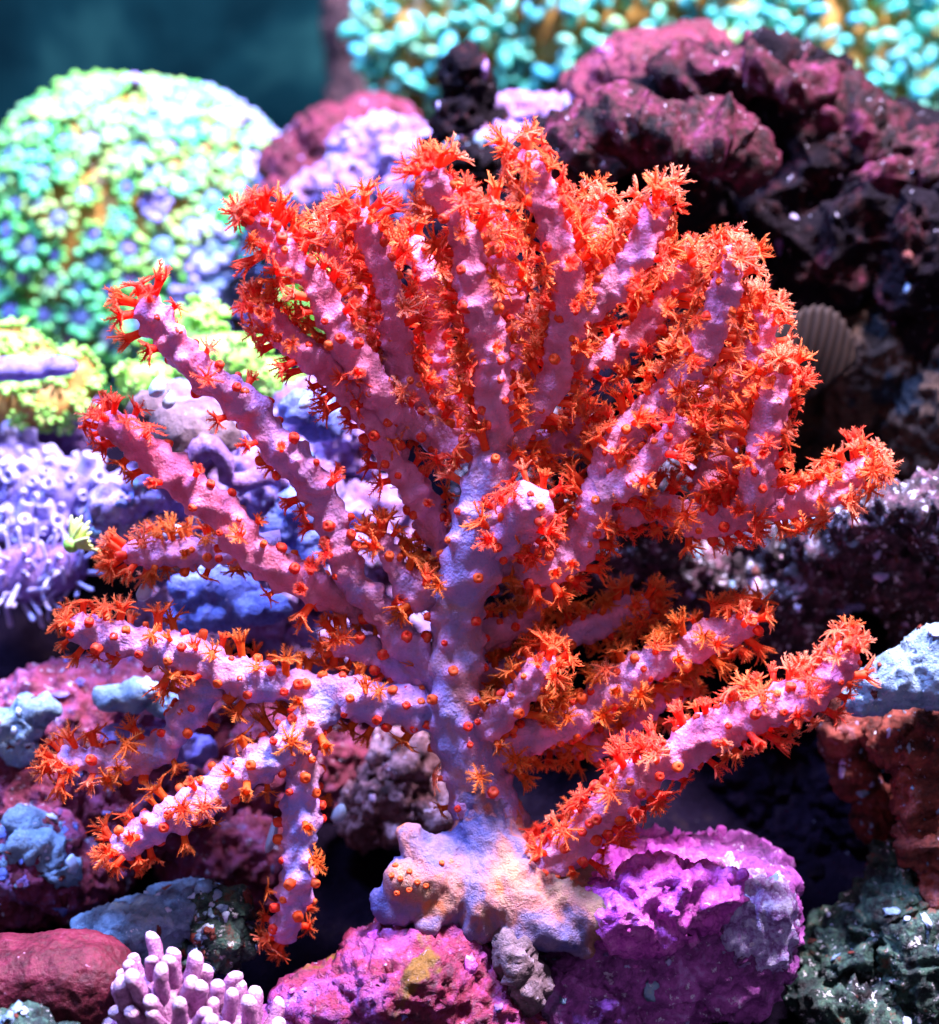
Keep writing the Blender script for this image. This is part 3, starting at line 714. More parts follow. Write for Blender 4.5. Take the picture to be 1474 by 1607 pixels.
def merge(items, name, parent, origin, kind='stuff', attrs=()):
    """join many (mesh, matrix) into one mesh object"""
    mats = []; VS, LV, LS, MI, n, ln = [], [], [], [], 0, 0
    A = {a: [] for a in attrs}; cache = {}
    for me, mw in items:
        if me.name not in cache:
            k = len(me.vertices); co = np.empty(k * 3, np.float32); me.vertices.foreach_get('co', co)
            lv = np.empty(len(me.loops), np.int32); me.loops.foreach_get('vertex_index', lv)
            ls = np.empty(len(me.polygons), np.int32); me.polygons.foreach_get('loop_start', ls)
            mi = np.empty(len(me.polygons), np.int32); me.polygons.foreach_get('material_index', mi)
            av = {}
            for a in attrs:
                x = np.zeros(k, np.float32)
                if a in me.attributes: me.attributes[a].data.foreach_get('value', x)
                av[a] = x
            sl = []
            for m in me.materials:
                if m not in mats: mats.append(m)
                sl.append(mats.index(m))
            cache[me.name] = (co.reshape(-1, 3), lv, ls, np.array(sl)[mi], av)
        co, lv, ls, mi, av = cache[me.name]
        w = np.array(mw)
        VS.append(co @ w[:3, :3].T + w[:3, 3] - np.array(origin)); LV.append(lv + n); LS.append(ls + ln); MI.append(mi)
        for a in attrs: A[a].append(av[a])
        n += len(co); ln += len(lv)
    if not VS: return None
    me = bpy.data.meshes.new(name)
    V = np.concatenate(VS).astype(np.float32); L = np.concatenate(LV).astype(np.int32); LSS = np.concatenate(LS).astype(np.int32)
    me.vertices.add(len(V)); me.vertices.foreach_set('co', V.ravel())
    me.loops.add(len(L)); me.loops.foreach_set('vertex_index', L)
    me.polygons.add(len(LSS)); me.polygons.foreach_set('loop_start', LSS)
    for m in mats: me.materials.append(m)
    me.update(calc_edges=True)
    me.polygons.foreach_set('material_index', np.concatenate(MI).astype(np.int32))
    me.polygons.foreach_set('use_smooth', np.ones(len(LSS), dtype=bool))
    for a in attrs:
        q = me.attributes.new(a, 'FLOAT', 'POINT'); q.data.foreach_set('value', np.concatenate(A[a]))
    me.update()
    return link(name, me, parent, kind=kind)
merge(rest, 'tentacles', turq, C1)

# ------------------------------------------------------------------ the red gorgonian
G0 = P(770, 1400, 0)
gorg = link('red_gorgonian', None, label='red branching gorgonian coral with feathery orange polyps, standing on purple rock in the middle', cat='coral')
gorg.location = G0
bpy.context.view_layer.update()

# polyp prototypes
def open_polyp(seed, spread, length, mat, col_len=.0030):
    r_ = random.Random(seed); vs, fs, al = [], [], []
    def add(v, f, a):
        n = len(vs); vs.extend(v); fs.extend([[q + n for q in g] for g in f]); al.extend(a)
    seg = 7; v, f = [], []
    prof = [(.00105, -.0006), (.00095, .0006), (.0010, col_len * .6), (.00125, col_len), (.0008, col_len + .0003), (.0002, col_len + .0001)]
    for r, z in prof:
        for s in range(seg):
            a = 2 * math.pi * s / seg; v.append((r * math.cos(a), r * math.sin(a), z))
    for i in range(len(prof) - 1):
        for s in range(seg): f.append([i * seg + s, i * seg + (s + 1) % seg, (i + 1) * seg + (s + 1) % seg, (i + 1) * seg + s])
    add(v, f, [0.0] * len(v))
    for k in range(8):
        a = 2 * math.pi * k / 8 + r_.uniform(-.2, .2)
        d = Vector((math.cos(a), math.sin(a), 0)); up = Vector((0, 0, 1)); side = Vector((-d.y, d.x, 0))
        L = length * r_.uniform(.75, 1.15); el = spread + r_.uniform(-.25, .25); curl = r_.uniform(-1.1, .7); sw = r_.uniform(-.5, .5)
        p = d * .0009 + up * col_len; path = [p.copy()]; rr = [.00052]
        for j in range(1, 6):
            e = el + curl * j / 5
            p = p + (d * math.cos(e) + up * math.sin(e) + side * sw * j / 5).normalized() * L / 5
            path.append(p.copy()); rr.append(.00040 * (1 - .75 * j / 5))
        v, f = tube_np(path, rr, 3, True)
        add(v, f, [min(1, (i // 3) / 5) for i in range(18)] + [0, 1])
        for j in range(1, 6):       # pinnules: short side barbs
            for sg in (-1, 1, -1, 1):
                ln = .0019 * (1 - .11 * j) * r_.uniform(.5, 1.25)
                dr = (side * sg + (path[j] - path[j - 1]).normalized() * .7 + up * r_.uniform(-.1, .5)).normalized()
                e0 = r_.uniform(0, .7); ax = path[j] - path[j - 1]
                b0 = path[j] - ax * (e0 + .55); b1 = path[j] - ax * e0
                tp = path[j] - ax * e0 + dr * ln
                nrm = dr.cross(b1 - b0).normalized() * .00020
                m = (b0 + b1) / 2
                add([tuple(b0), tuple(b1), tuple(m + nrm), tuple(tp)], [[0, 1, 3], [1, 2, 3]], [.5, .5, .5, 1])
    return mesh_np('polyp', vs, fs, True, (mat,), None, {'along': al})

def bud(seed, mat, h=.0016, mouth=True):
    r_ = random.Random(seed); seg = 10; v, f, al = [], [], []
    prof = [(.0013, -.0010), (.00150, .0), (.00158, h * .45), (.00140, h * .8), (.0009, h), (.00045, h * .93), (.0001, h * .78)]
    for i, (r, z) in enumerate(prof):
        for s in range(seg):
            a = 2 * math.pi * s / seg
            q = r * (1 + .06 * math.cos(8 * a / 2 + seed))
            v.append((q * math.cos(a), q * math.sin(a), z)); al.append(i / 6)
    for i in range(len(prof) - 1):
        for s in range(seg): f.append([i * seg + s, i * seg + (s + 1) % seg, (i + 1) * seg + (s + 1) % seg, (i + 1) * seg + s])
    return mesh_np('polyp', v, f, True, (mat,), None, {'along': al})

PO = {}
for key in ('p_red', 'p_orange', 'p_amber', 'p_pale'):
    PO[key] = [open_polyp(100 + 10 * i + len(key), sp, ln, M[key], cl) for i, (sp, ln, cl) in enumerate([(.45, .0038, .0030), (.15, .0040, .0026), (.70, .0038, .0036), (1.0, .0034, .0040), (.30, .0036, .0026), (.85, .0040, .0034), (1.15, .0042, .0044), (.6, .0030, .0020), (-.15, .0042, .0034)])]
    PO[key + '_half'] = [open_polyp(200 + 7 * i + len(key), 1.25, .0020, M[key], .0030 + .0006 * i) for i in range(2)]
BUD = {'red': [bud(i, M['p_bud'], h) for i, h in enumerate((.0014, .0019, .0024))], 'orange': [bud(i, M['p_budo'], h) for i, h in enumerate((.0014, .0019, .0026))]}

# branches: (points (px, py, depth m), radius px start -> end, openness, tone, pigment at tip, density)
# every branch runs from its joint to its tip
BR = [
    # main stem and the centre
    ('stem', [(775, 1400, .002), (765, 1300, 0), (745, 1210, 0), (722, 1120, 0), (716, 1020, .001), (728, 930, .001), (748, 850, 0), (765, 770, .001), (778, 700, .002)], [58, 50, 46, 44, 36, 38, 50, 38, 30], .20, 'amber', .10, .32),
    ('F', [(778, 715, .002), (782, 640, 0), (770, 560, -.001), (750, 470, -.002), (733, 390, -.002), (705, 320, -.001), (680, 262, 0)], [30, 28, 29, 30, 29, 27, 24], .80, 'orange', .75, 1.0),
    ('E', [(770, 715, .004), (690, 690, .006), (640, 620, .007), (625, 540, .006), (606, 450, .005), (585, 380, .005), (562, 325, .004)], [26, 24, 24, 25, 25, 24, 22], .62, 'red', .85, .95),
    ('D', [(690, 700, .008), (610, 635, .003), (570, 570, .0), (520, 490, -.001), (470, 420, 0), (430, 375, 0), (402, 335, 0)], [26, 27, 28, 27, 26, 25, 22], .55, 'red', .8, .95),
    ('C', [(722, 905, .006), (680, 830, .006), (640, 750, .005), (592, 660, .004), (540, 605, .002), (470, 550, .001), (425, 505, .001), (393, 478, 0)], [30, 27, 26, 27, 26, 26, 25, 21], .50, 'red', .8, .9),
    ('G', [(785, 720, .004), (838, 650, .004), (878, 570, .003), (892, 480, .001), (882, 400, 0), (856, 320, 0), (832, 260, .001), (815, 228, .002)], [28, 26, 27, 28, 29, 29, 26, 22], .85, 'orange', .7, 1.05),
    ('H', [(878, 560, .005), (905, 505, .003), (955, 455, .001), (1005, 395, .001), (1030, 340, .002), (1042, 305, .002)], [26, 27, 28, 28, 26, 21], .9, 'orange', .65, 1.0),
    ('I', [(790, 880, .003), (875, 890, .002), (925, 830, .001), (948, 750, .002), (985, 680, .003), (1060, 610, .003), (1115, 530, .002), (1140, 450, .002), (1152, 385, .002)], [42, 36, 32, 30, 30, 30, 30, 29, 24], .88, 'orange', .6, 1.1),
    ('DE', [(655, 660, .014), (600, 560, .016), (560, 480, .016), (525, 400, .016), (505, 350, .016)], [24, 24, 24, 22, 18], .85, 'red', .7, 1.0),
    ('GH', [(890, 530, .014), (925, 440, .016), (935, 370, .016), (938, 310, .016)], [24, 24, 22, 18], .95, 'orange', .7, 1.0),
    ('IJ', [(1100, 800, .014), (1130, 720, .015), (1150, 640, .016), (1170, 590, .016)], [24, 24, 22, 18], .9, 'orange', .7, 1.0),
    ('I2', [(1000, 670, .012), (1060, 640, .014), (1140, 610, .016), (1190, 540, .016), (1190, 480, .016)], [26, 26, 26, 24, 20], .95, 'orange', .6, 1.1),
    ('K', [(930, 830, .006), (1010, 800, .008), (1100, 820, .008), (1190, 800, .006), (1280, 780, .005), (1350, 745, .005), (1378, 728, .005)], [28, 26, 27, 29, 28, 26, 22], .80, 'red', .6, 1.1),
    ('J', [(1180, 810, .004), (1192, 740, .002), (1205, 670, .002), (1222, 610, .003), (1230, 578, .003)], [29, 29, 29, 27, 22], .75, 'orange', .6, .9),
    ('H2', [(890, 590, .016), (940, 560, .018), (1010, 520, .02), (1060, 450, .02), (1080, 400, .02)], [24, 24, 24, 22, 18], .95, 'orange', .6, 1.1),
    ('FG', [(790, 700, .018), (810, 620, .02), (815, 540, .022), (800, 460, .022), (780, 390, .022), (770, 330, .022)], [24, 24, 24, 22, 22, 18], .95, 'orange', .6, 1.1),
    ('EF', [(760, 710, .018), (700, 620, .02), (690, 530, .022), (670, 440, .022), (640, 370, .022)], [24, 24, 24, 22, 18], .9, 'orange', .6, 1.0),
    # left
    ('A', [(690, 1075, .004), (618, 985, .003), (560, 900, .002), (520, 810, .001), (478, 740, .001), (410, 670, 0), (335, 600, -.002), (270, 545, -.003), (235, 500, -.003), (212, 472, -.003)], [34, 30, 29, 30, 34, 36, 33, 30, 29, 24], .22, 'red', .65, .62),
    ('B', [(600, 975, .012), (515, 925, .004), (430, 890, -.001), (350, 820, -.003), (275, 750, -.004), (205, 690, -.004), (158, 650, -.004)], [28, 32, 34, 35, 34, 32, 26], .24, 'red', .80, .62),
    ('B2', [(440, 850, .012), (370, 862, .010), (300, 872, .009), (240, 868, .008), (190, 868, .008)], [20, 22, 22, 22, 20], .55, 'amber', .4, .8),
    ('N', [(705, 1120, .001), (610, 1105, -.001), (500, 1090, -.003), (400, 1065, -.005), (300, 1030, -.006), (210, 1012, -.006), (140, 990, -.006), (112, 975, -.006)], [40, 34, 33, 32, 32, 31, 29, 24], .45, 'amber', .35, .85),
    ('N2', [(330, 1040, -.004), (315, 1095, -.004), (275, 1150, -.004), (220, 1185, -.005), (150, 1195, -.006), (85, 1195, -.006)], [28, 30, 28, 28, 26, 22], .35, 'amber', .15, .75),
    ('O', [(520, 1095, -.004), (455, 1165, -.008), (390, 1215, -.010), (320, 1255, -.012), (245, 1300, -.013), (180, 1345, -.013)], [34, 33, 31, 30, 28, 23], .32, 'amber', .2, .85),
    ('O2', [(500, 1100, -.004), (472, 1170, -.006), (470, 1260, -.008), (468, 1350, -.009), (452, 1430, -.010), (430, 1480, -.010)], [34, 32, 32, 32, 30, 22], .18, 'amber', .15, .55),
    # right, lower
    ('L', [(745, 1190, .002), (830, 1155, .002), (920, 1115, .001), (1010, 1050, .001), (1090, 1015, .003), (1150, 985, .004), (1190, 962, .004)], [40, 38, 36, 34, 32, 30, 24], .62, 'amber', .3, 1.1),
    ('L2', [(735, 1100, .006), (810, 1060, .010), (880, 1010, .012), (950, 975, .014), (1020, 950, .015)], [34, 32, 30, 28, 22], .70, 'amber', .3, 1.1),
    ('L3', [(840, 1150, .010), (930, 1160, .012), (1010, 1110, .012), (1080, 1080, .013)], [30, 30, 28, 22], .60, 'amber', .3, 1.1),
    ('M', [(820, 1375, -.004), (890, 1330, -.010), (950, 1270, -.014), (1020, 1210, -.016), (1100, 1160, -.018), (1190, 1120, -.020), (1265, 1090, -.021), (1310, 1050, -.021), (1335, 1005, -.021)], [44, 34, 33, 33, 33, 33, 32, 31, 24], .66, 'red', .75, .95),
    ('T1', [(722, 965, .006), (665, 930, .003), (620, 885, .002), (600, 835, .002)], [28, 26, 24, 20], .60, 'amber', .35, .9),
    ('T2', [(728, 1010, .008), (800, 985, .010), (850, 940, .012), (885, 900, .012)], [28, 26, 24, 20], .75, 'amber', .35, 1.0),
    ('T3', [(700, 1090, .004), (640, 1050, .004), (580, 1015, .004), (520, 1005, .004)], [30, 28, 26, 20], .55, 'amber', .30, .9),
    ('T4', [(750, 1150, -.002), (795, 1115, -.006), (838, 1075, -.007), (870, 1035, -.006)], [32, 28, 26, 20], .50, 'amber', .35, 1.0),
    ('T5', [(945, 775, .0), (1000, 745, -.002), (1050, 700, -.003), (1085, 655, -.002)], [28, 26, 25, 20], .80, 'orange', .60, 1.0),
    ('T6', [(770, 730, .008), (830, 710, .010), (890, 690, .012), (930, 650, .012)], [26, 24, 24, 20], .80, 'orange', .60, 1.0),
    ('knob', [(780, 850, .0), (820, 815, -.004), (845, 785, -.005), (858, 765, -.005)], [40, 34, 30, 22], .30, 'red', .45, 1.5),
]
CAMD = np.array(-FWD)
polyps = []
for name, pts, rp, op, tone, pig, dens in BR:
    P3 = [P(*q) for q in pts]
    path, par = catmull(P3, .0009)
    rad = np.interp(par, range(len(rp)), rp) * K * (1.0 if name in ('stem', 'knob') else .80 if name in ('A', 'B', 'B2', 'N', 'N2', 'O', 'O2', 'M') else .70)
    L = len(path)
    pa = np.array([q[:] for q in path]) * 55 + len(polyps)
    ramp = np.minimum(np.arange(L) / 12, 1)[:, None]
    wob = np.stack([fbm(pa, 2), fbm(pa + 31, 2), fbm(pa + 67, 2)], 1) * .0022 * ramp
    path = [q + Vector(w) for q, w in zip(path, wob)]
    rad = rad * (1 + .22 * fbm(pa * 1.7 + 5, 2)) * (1 - (.0 if name == 'stem' else .22) * np.linspace(0, 1, L) ** 1.5)
    # rounded tip
    acc = np.concatenate([[0], np.cumsum([(path[i + 1] - path[i]).length for i in range(L - 1)])])
    rt = rad[-1]
    for i in range(L):
        dd = acc[-1] - acc[i]
        if dd < rt: rad[i] = max(rad[i] * math.sqrt(max(0, 1 - ((rt - dd) / rt) ** 2)), rt * .12)
    T, N = frames(path)
    # polyp seats: jittered along the branch
    spots = []
    dens = dens * (1.0 if name in ('A', 'B', 'stem', 'knob') else 1.25 if name in ('N', 'N2', 'O', 'O2') else 1.70)
    step = .0036 / math.sqrt(dens); a0 = rnd.random() * 6
    sp = step * .5
    while sp < acc[-1]:
        u = sp / acc[-1]
        i = int(np.searchsorted(acc, sp)); i = min(i, L - 1)
        cnt = max(3, int(2 * math.pi * max(rad[i], .003) / (.0042 / math.sqrt(dens))))
        for k in range(cnt):
            ang = a0 + 2 * math.pi * (k + rnd.uniform(-.3, .3)) / cnt
            B = T[i].cross(N[i]); nv = N[i] * math.cos(ang) + B * math.sin(ang)
            face = nv.dot(-FWD)
            front = max(0, face - (.72 if name in ('I', 'I2', 'K', 'L', 'L2', 'L3', 'H2', 'FG', 'EF', 'DE', 'GH', 'IJ', 'T2', 'T5', 'T6') else .86 if name in ('N', 'N2', 'O', 'O2', 'stem') else .72 if name in ('A', 'B', 'M') else .60)) / .45
            if name == 'stem' and u < .18: continue
            if acc[-1] - sp > .006 and rnd.random() < front * (1.0 - .25 * u) * 1.05: continue
            if face < -.55 and rnd.random() < .5: continue
            if u < .06: continue
            if nv.z < -.35 and rnd.random() < .25: continue
            spots.append((i, sp, ang, nv, u, face))
        a0 += .9; sp += step * rnd.uniform(.85, 1.15)
    for k in range(0 if name == 'knob' else 6):          # crown of the growing tip
        i = L - 1 - int(rnd.uniform(.1, 1.0) * rt / .0009); ang = k * 2.4; B = T[i].cross(N[i])
        nv = N[i] * math.cos(ang) + B * math.sin(ang)
        spots.append((i, acc[i], ang, nv, 1.0, 0.0))
    # skin
    seg = 30; V = []; tipA = []; 
    for i in range(L):
        B = T[i].cross(N[i])
        for s_ in range(seg):
            a_ = 2 * math.pi * s_ / seg
            V.append(path[i] + (N[i] * math.cos(a_) + B * math.sin(a_)) * rad[i])
            tipA.append(i / L)
    F_ = []
    for i in range(L - 1):
        for s_ in range(seg):
            s2 = (s_ + 1) % seg
            F_.append((i * seg + s_, i * seg + s2, (i + 1) * seg + s2, (i + 1) * seg + s_))
    V.append(path[-1] + T[-1] * rt * .04); tipA.append(1.0)
    for s_ in range(seg): F_.append(((L - 1) * seg + s_, (L - 1) * seg + (s_ + 1) % seg, len(V) - 1, len(V) - 1))
    V = np.array([q[:] for q in V]); cen = np.concatenate([np.repeat(np.array([q[:] for q in path]), seg, 0), [path[-1][:]]])
    nd = V - cen; nd /= np.maximum(np.linalg.norm(nd, axis=1), 1e-9)[:, None]
    dsp = .0013 * fbm(V * 120, 3) + .0007 * fbm(V * 420, 2)
    rim = np.zeros(len(V)); bmp = np.zeros(len(V))
    for (i, sp, ang, nv, u, face) in spots:
        c = np.array(path[i] + nv * rad[i])
        lo, hi = max(0, (i - 5)) * seg, min(L, i + 6) * seg
        r2 = ((V[lo:hi] - c) ** 2).sum(1)
        g = np.exp(-r2 / (2 * .00130 ** 2))
        bmp[lo:hi] = np.maximum(bmp[lo:hi], (.0020 if u < .999 else .0007) * g); rim[lo:hi] = np.maximum(rim[lo:hi], g)
    for k in range(int(acc[-1] / .0011)):      # bare warts between the polyps
        i = rnd.randrange(L); ang = rnd.uniform(0, 6.283); B = T[i].cross(N[i])
        c = np.array(path[i] + (N[i] * math.cos(ang) + B * math.sin(ang)) * rad[i])
        lo, hi = max(0, (i - 5)) * seg, min(L, i + 6) * seg
        g = np.exp(-((V[lo:hi] - c) ** 2).sum(1) / (2 * .00115 ** 2))
        bmp[lo:hi] = np.maximum(bmp[lo:hi], rnd.uniform(.0004, .0012) * g)
    fade = np.append(np.clip(np.repeat((acc[-1] - acc) / rt, seg), 0, 1), 0)
    V = V + nd * ((dsp + bmp) * fade)[:, None]
    tipA = np.array(tipA)
    tipF = np.clip(pig * (0.45 + 0.75 * tipA) + .15 * fbm(V * 60, 2), 0, 1)
    bo = link('stem' if name == 'stem' else 'branch', mesh_np('branch', V - np.array(G0), [list(q) if q[2] != q[3] else list(q[:3]) for q in F_], True, (M['skin'],), None, {'tip': tipF, 'rim': rim, 'blue_highlight': np.full(len(V), {'N': .8, 'N2': 1.0, 'O': .9, 'O2': 1.0, 'stem': .6, 'A': .5, 'B2': .4, 'T1': .5, 'T3': .7, 'T4': .4, 'L': .5, 'L2': .5, 'knob': .6, 'I': .3}.get(name, 0.0))}), gorg)
    for (i, sp, ang, nv, u, face) in spots:
        tipd = acc[-1] - sp
        po = op * (.55 + .75 * u)
        if tipd < .012: po = max(po, .85)
        if face > .55: po *= .45
        r_ = rnd.random()
        tn = tone
        if tone == 'amber' and (u > .8 or rnd.random() < .2): tn = 'orange'
        if tone == 'orange' and rnd.random() < .38: tn = 'red'
        if tn in ('orange', 'red') and rnd.random() < .14: tn = 'pale'
        if tone == 'red' and rnd.random() < .25: tn = 'orange'
        if name in ('H', 'I', 'J', 'K', 'M', 'I2', 'H2', 'GH', 'IJ') and rnd.random() < max(0, u - .55) * 1.6: tn = 'pale'
        if r_ < po: me = rnd.choice(PO['p_' + tn])
        elif r_ < po + .10: me = rnd.choice(PO['p_' + tn + '_half'])
        else:
            if rnd.random() < .22 and name not in ('N', 'O', 'O2', 'stem'): continue
            me = rnd.choice(BUD['red' if tn == 'red' or rnd.random() < .55 else 'orange'])
        d = nv + T[i] * (.25 + (1.2 if tipd < rt * .8 else 0)) + Vector((0, 0, .22)) + Vector((rnd.uniform(-.25, .25), rnd.uniform(-.25, .25), rnd.uniform(-.2, .2)))
        isb = len(me.vertices) < 100
        k = rnd.uniform(.62, 1.08) if not isb else rnd.uniform(.50, .95)
        loc = path[i] + nv * (rad[i] + (.0011 if isb else .0012))
        polyps.append((me, orient(d, rnd.uniform(0, 6.3), (k, k, k), loc), bo, loc, d.normalized()))

# the 300 that show largest are parts of their branch, the rest one mass
occ = {}
order = sorted(range(len(polyps)), key=lambda q: polyps[q][3].y)
score = {}
for q in order:
    me, mw, bo, loc, d = polyps[q]
    px, py = to_px(loc + d * .003)
    r = 24 if len(me.vertices) > 100 else 12
    tot = 0; cells = int(r / 6)
    for a_ in range(-cells, cells + 1):
        for b_ in range(-cells, cells + 1):
            if a_ * a_ + b_ * b_ > cells * cells: continue
            key = (int(px / 6) + a_, int(py / 6) + b_)
            if key not in occ: tot += 1; occ[key] = 1
    score[q] = tot
best = set(sorted(score, key=lambda q: -score[q])[:288])
rest = []
for q, (me, mw, bo, loc, d) in enumerate(polyps):
    if q in best: piece('polyp', me, bo, Matrix.Translation(Vector(G0)).inverted() @ mw)
    else: rest.append((me, mw))
merge(rest, 'polyps', gorg, G0, attrs=('along',))


# holdfast
roots = [[(752, 1230, 0, 40), (762, 1310, -.002, 50), (735, 1370, -.008, 44), (670, 1385, -.014, 46), (615, 1385, -.016, 30)], [(752, 1230, 0, 40), (760, 1320, -.002, 50), (700, 1345, -.008, 34), (655, 1330, -.012, 24), (640, 1300, -.012, 14)],
         [(760, 1250, 0, 40), (772, 1340, -.006, 54), (760, 1410, -.014, 50), (748, 1465, -.018, 26), (742, 1490, -.018, 12)], [(765, 1260, 0, 40), (800, 1350, -.004, 52), (850, 1400, -.008, 50), (900, 1425, -.014, 46), (955, 1440, -.018, 34), (1005, 1460, -.020, 16)],
         [(770, 1270, 0, 40), (830, 1350, -.002, 44), (890, 1370, -.006, 34), (925, 1360, -.008, 18)], [(765, 1290, 0, 46), (800, 1390, -.012, 56), (850, 1450, -.018, 36), (905, 1478, -.020, 22), (930, 1500, -.02, 10)], [(790, 1390, -.012, 50), (815, 1450, -.018, 30), (812, 1510, -.022, 18)], [(700, 1400, -.014, 36), (690, 1440, -.018, 22), (660, 1455, -.02, 10)], [(700, 1370, -.010, 44), (625, 1420, -.014, 32), (590, 1400, -.012, 16)]]
shells = []
for rt_ in roots:
    pth, par = catmull([P(*q[:3]) for q in rt_], .002)
    vv, ff = tube_np(pth, list(np.interp(par, range(len(rt_)), [q[3] for q in rt_]) * K), 14)
    ff = np.array([q for g in ff for q in ([g] if len(g) == 3 else [[g[0], g[1], g[2]], [g[0], g[2], g[3]]])])
    shells.append((np.array([tuple(q) for q in vv]), ff))
v, n, f = voxel(*join_np(shells), .0010, 16)
v = v + n * (.0024 * fbm(v * 80, 3) + .0016 * fbm(v * np.array([240, 240, 90]), 3, ridged=True))[:, None]
hold = link('holdfast', mesh_np('holdfast', v - np.array(G0), f, True, (M['holdfast'],)), gorg)

for px, py in ((622, 1352), (640, 1362), (628, 1378), (652, 1385), (612, 1368), (640, 1400), (670, 1398), (620, 1405), (925, 1352), (880, 1370), (700, 1352)):
    ray = (P(px, py, 0) - EYE).normalized()
    dd = v - np.array(EYE); al_ = dd @ np.array(ray); off = np.linalg.norm(dd - np.outer(al_, np.array(ray)), axis=1)
    near = np.where(off < .0012)[0]
    if len(near):
        c = near[np.argmin(al_[near])]
        piece('polyp', BUD['orange'][px % 3], hold, Matrix.Translation(-Vector(G0)) @ orient(Vector(n[c]) + Vector((0, -.2, .3)), px, (.5, .5, .5), Vector(v[c]) - Vector(n[c]) * .0004))

# ------------------------------------------------------------------ smaller colonies
def colony(name, label, cat, origin, **kw):
    o = link(name, None, label=label, cat=cat, **kw); o.location = origin
    bpy.context.view_layer.update(); return o

# pink finger coral at the bottom
O = P(290, 1600, -.045)
fc = colony('finger_coral', 'pink finger coral with white tips cut by bottom edge', 'coral', O)
v, n, f = voxel(*join_np([blob(*q) for q in [(285, 1620, -.04, 90, 60), (370, 1640, -.04, 60, 50), (250, 1570, -.04, 60, 50)]]), .0014, 4)
link('tissue', mesh_np('tissue', v - np.array(O), f, True, (M['pink_finger'],)), fc)
fing = [lathe([(.0022, -.004), (.0020, .0), (.0023, .0018), (.0019, .0036), (.0021, .0052), (.0019, .0066), (.0013, .0074), (.0001, .0078)], 9, b_, (M['pink_finger'], M['finger_tip']), 5, 'finger') for b_ in (0, 22, -20, 40)]
cand = np.where((n[:, 2] > -.2) & (n @ CAMD > -.3))[0]; nrs.shuffle(cand); kp = []
for c in cand:
    if all(((v[c] - v[q]) ** 2).sum() > .0036 ** 2 for q in kp): kp.append(c)
for c in kp:
    nn = Vector(n[c]) * .6 + Vector((0, -.1, .8)) + Vector((rnd.uniform(-.2, .2), 0, rnd.uniform(-.1, .1)))
    k = rnd.uniform(.75, 1.1)
    piece('finger', rnd.choice(fing), fc, orient(nn, rnd.uniform(0, 6), (k, k, k * rnd.uniform(.8, 1.3)), v[c]))

def scatter(parent, v, n, protos, name, dist, tilt=.3, up=.3, scale=(.8, 1.2), lim=300, cond=None, sink=0.0):
    cand = np.where(n @ CAMD > -.2)[0]; nrs.shuffle(cand); kp = []
    for c in cand:
        if cond is not None and not cond(v[c], n[c]): continue
        if all(((v[c] - v[q]) ** 2).sum() > dist ** 2 for q in kp):
            kp.append(c)
        if len(kp) >= lim: break
    for c in kp:
        nn = Vector(n[c]) + Vector((rnd.uniform(-tilt, tilt), rnd.uniform(-tilt, tilt), rnd.uniform(-tilt, tilt) + up))
        k = rnd.uniform(*scale)
        piece(name, rnd.choice(protos), parent, orient(nn, rnd.uniform(0, 6), (k, k, k), Vector(v[c]) - Vector(n[c]) * sink))

# lilac cup colony, left edge
O = P(80, 780, .06)
lc = colony('cup_coral', 'pale blue violet coral with knobby open cups at left edge', 'coral', O)
v, n, f = voxel(*join_np([blob(*q) for q in [(70, 770, .085, 80, 60, 50), (130, 760, .085, 50, 40, 40), (20, 740, .09, 60, 60, 50), (60, 820, .08, 60, 30)]]), .0014, 4)
v = v + n * (.002 * fbm(v * 90, 2))[:, None]
link('tissue', mesh_np('tissue', v - np.array(O), f, True, (M['lilac'],)), lc)
cup = [lathe([(.0024, -.002), (.0021, .0015), (.0020, h), (.0017, h + .0004), (.0012, h), (.0009, h - .0012), (.0002, h - .0016)], 10, b_, (M['lilac_pale'],), None, 'cup') for h, b_ in ((.0016, 0), (.0022, 60), (.003, -50), (.0026, 40))]
scatter(lc, v, n, cup, 'cup', .0038, .6, .3, (.45, 1.2))

# lilac tentacled colony under it
O = P(60, 910, .045)
tc = colony('tentacle_coral', 'pale lilac coral with slender finger tentacles at left edge above dark gap', 'coral', O)
v, n, f = voxel(*join_np([blob(*q) for q in [(50, 900, .07, 70, 50, 40), (100, 890, .068, 40, 40, 36), (10, 910, .07, 50, 40, 36)]]), .0014, 4)
link('tissue', mesh_np('tissue', v - np.array(O), f, True, (M['violet'],)), tc)
sl = [lathe([(.0008, -.001), (.0008, .002), (.0008, .005), (.0009, .0068), (.0008, .0076), (.0003, .0081)], 7, b_, (M['lilac_pale'],), None, 'tentacle') for b_ in (0, 30, -30, 50)]
scatter(tc, v, n, sl, 'tentacle', .0030, .8, .3, (.45, 1.0))

# lime tuft
O = P(112, 855, .03)
tf = colony('lime_tuft', 'small tuft of lime green tentacles on the lilac left colony', 'anemone', O)
link('base', mesh_np('base', ICO2[0] * .0022, ICO2[1], True, (M['lime'],)), tf)
bl = lathe([(.0006, 0), (.0007, .003), (.0006, .006), (.0004, .0078), (.0001, .0084)], 6, 10, (M['lime_pale'],), None, 'tentacle')
for k in range(14):
    a_ = -.5 + k * .16
    piece('tentacle', bl, tf, orient((math.cos(a_) * 1.0, rnd.uniform(-.8, .2), math.sin(a_) * .9 + .2), rnd.uniform(0, 6), (1, 1, rnd.uniform(.7, 1)), O))

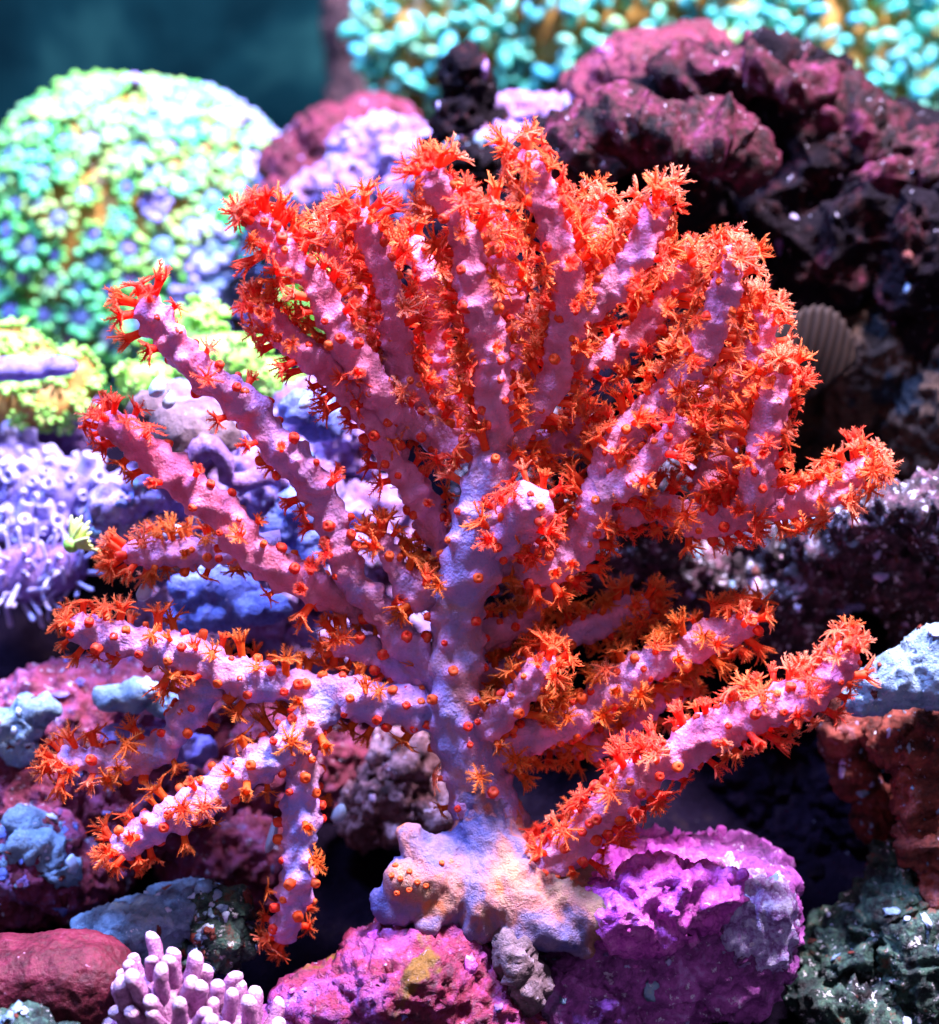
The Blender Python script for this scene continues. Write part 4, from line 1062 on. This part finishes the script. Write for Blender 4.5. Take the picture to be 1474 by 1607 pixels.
# green star polyps below the dome
star = flower(8, 77, (M['lime'], M['lime_pale'], M['lime']))
for lab, bl_, lim in (('bright green star polyp mat at left edge below the domed coral', [(40, 630, .10, 90, 40, 40), (100, 600, .105, 60, 50, 40), (20, 560, .11, 60, 50, 40)], 60),
                      ('bright green polyp mat seen between upper left branches', [(350, 560, .10, 70, 46, 36), (300, 520, .11, 50, 46, 36), (420, 600, .10, 50, 40, 36), (230, 600, .10, 50, 36, 30), (500, 470, .12, 60, 60, 40)], 90)):
    O = P(*bl_[0][:3])
    gp = colony('green_polyp_mat', lab, 'coral', O)
    v, n, f = voxel(*join_np([blob(*q) for q in bl_]), .0016, 4)
    v = v + n * (.003 * fbm(v * 70, 2))[:, None]
    link('tissue', mesh_np('tissue', v - np.array(O), f, True, (M['lime'] if 'between' in lab else M['ochre'],)), gp)
    scatter(gp, v, n, [star], 'polyp', .0062, .4, .3, (.5, .8), lim)

# bright crust over the flat top of the block
v, f = rock_mesh([(1050, 1376, .0, 108, 30, 114, 4, 8), (985, 1402, -.008, 60, 44, 90, 0, 3), (1065, 1402, -.019, 88, 36, 38, 2, 5), (1010, 1435, -.019, 60, 40, 40, 0, 3)], seed=71, vox=.0009, big=.003, mid=.0024, fine=.0010, f_mid=150, pits=.002, flat=.002)
mgo = mesh_np('magenta_crust_coral', v, f, True, (M['magenta'],))
mg = link('magenta_crust_coral', mgo, label='bright magenta crust coral over the flat top of purple base block', cat='coral')
nn = np.empty(len(v) * 3, np.float32); mgo.vertices.foreach_get('normal', nn)
kn = [lathe([(.0017, -.002), (.0015, .0006), (.0011, .0014), (.0004, .0017), (.0001, .0017)], 9, b_, (M['magenta'],), None, 'knob') for b_ in (0, 60, -60)]
scatter(mg, v, nn.reshape(-1, 3), kn, 'knob', .0042, .4, .3, (.4, 1.15), 70, None, .0006)

# pale ribbed crust down the outer face of the block
vb, nb, fb = voxel(*join_np([blob(*q) for q in [(1172, 1416, -.006, 58, 50, 92, 8, 9), (1184, 1452, -.006, 46, 46, 84, 8, 8)]]), .0008, 4)
vb = vb + nb * (.0030 * fbm(vb * np.array([330, 330, 75]), 3, ridged=True) + .0012 * fbm(vb * 300, 2))[:, None]
link('ribbed_crust', mesh_np('ribbed_crust', vb, fb, True, (M['frill'],)), label='white and pale blue ribbed crust down the outer face of purple block', cat='crust')

# pale buds, one by one
for (px, py, y, r, rz, lab) in [(248, 607, .02, 13, 17, 'pale blue oval bud hanging under the first left branch'), (266, 628, .022, 10, 14, 'smaller pale blue bud beside the oval one under first left branch'),
                           (478, 632, .03, 9, 11, 'pale blue bud on the blue knob right of first left branch'), (486, 720, .02, 9, 12, 'pale blue bud at the bend of the first left branch'),
                           (227, 928, .01, 12, 16, 'pale round bud just above the lower left branch'), (275, 835, .02, 18, 12, 'pale blue slanted bud under the second left branch'),
                           (533, 1276, .02, 12, 16, 'pale blue bud left of the craggy pink lump'), (428, 1310, .01, 8, 30, 'whitish upright tube bud beside hanging branch'), (570, 640, .02, 10, 12, 'pale bud in the gap between two upper left branches')]:
    v_, f_ = ICO3
    s_ = S(y)
    q = v_ * np.array([r, (r + rz) / 2, rz]) * s_
    q = q * (1 + .12 * fbm(v_ * 1.6 + px, 2))[:, None]; q[:, 0] += q[:, 2] * .25
    q[:, :2] *= (1 - .25 * v_[:, 2:3])
    link('bud_sponge', mesh_np('bud_sponge', q, f_, True, (M['pale_bud'],)), label=lab, cat='sponge', loc=P(px, py, y))
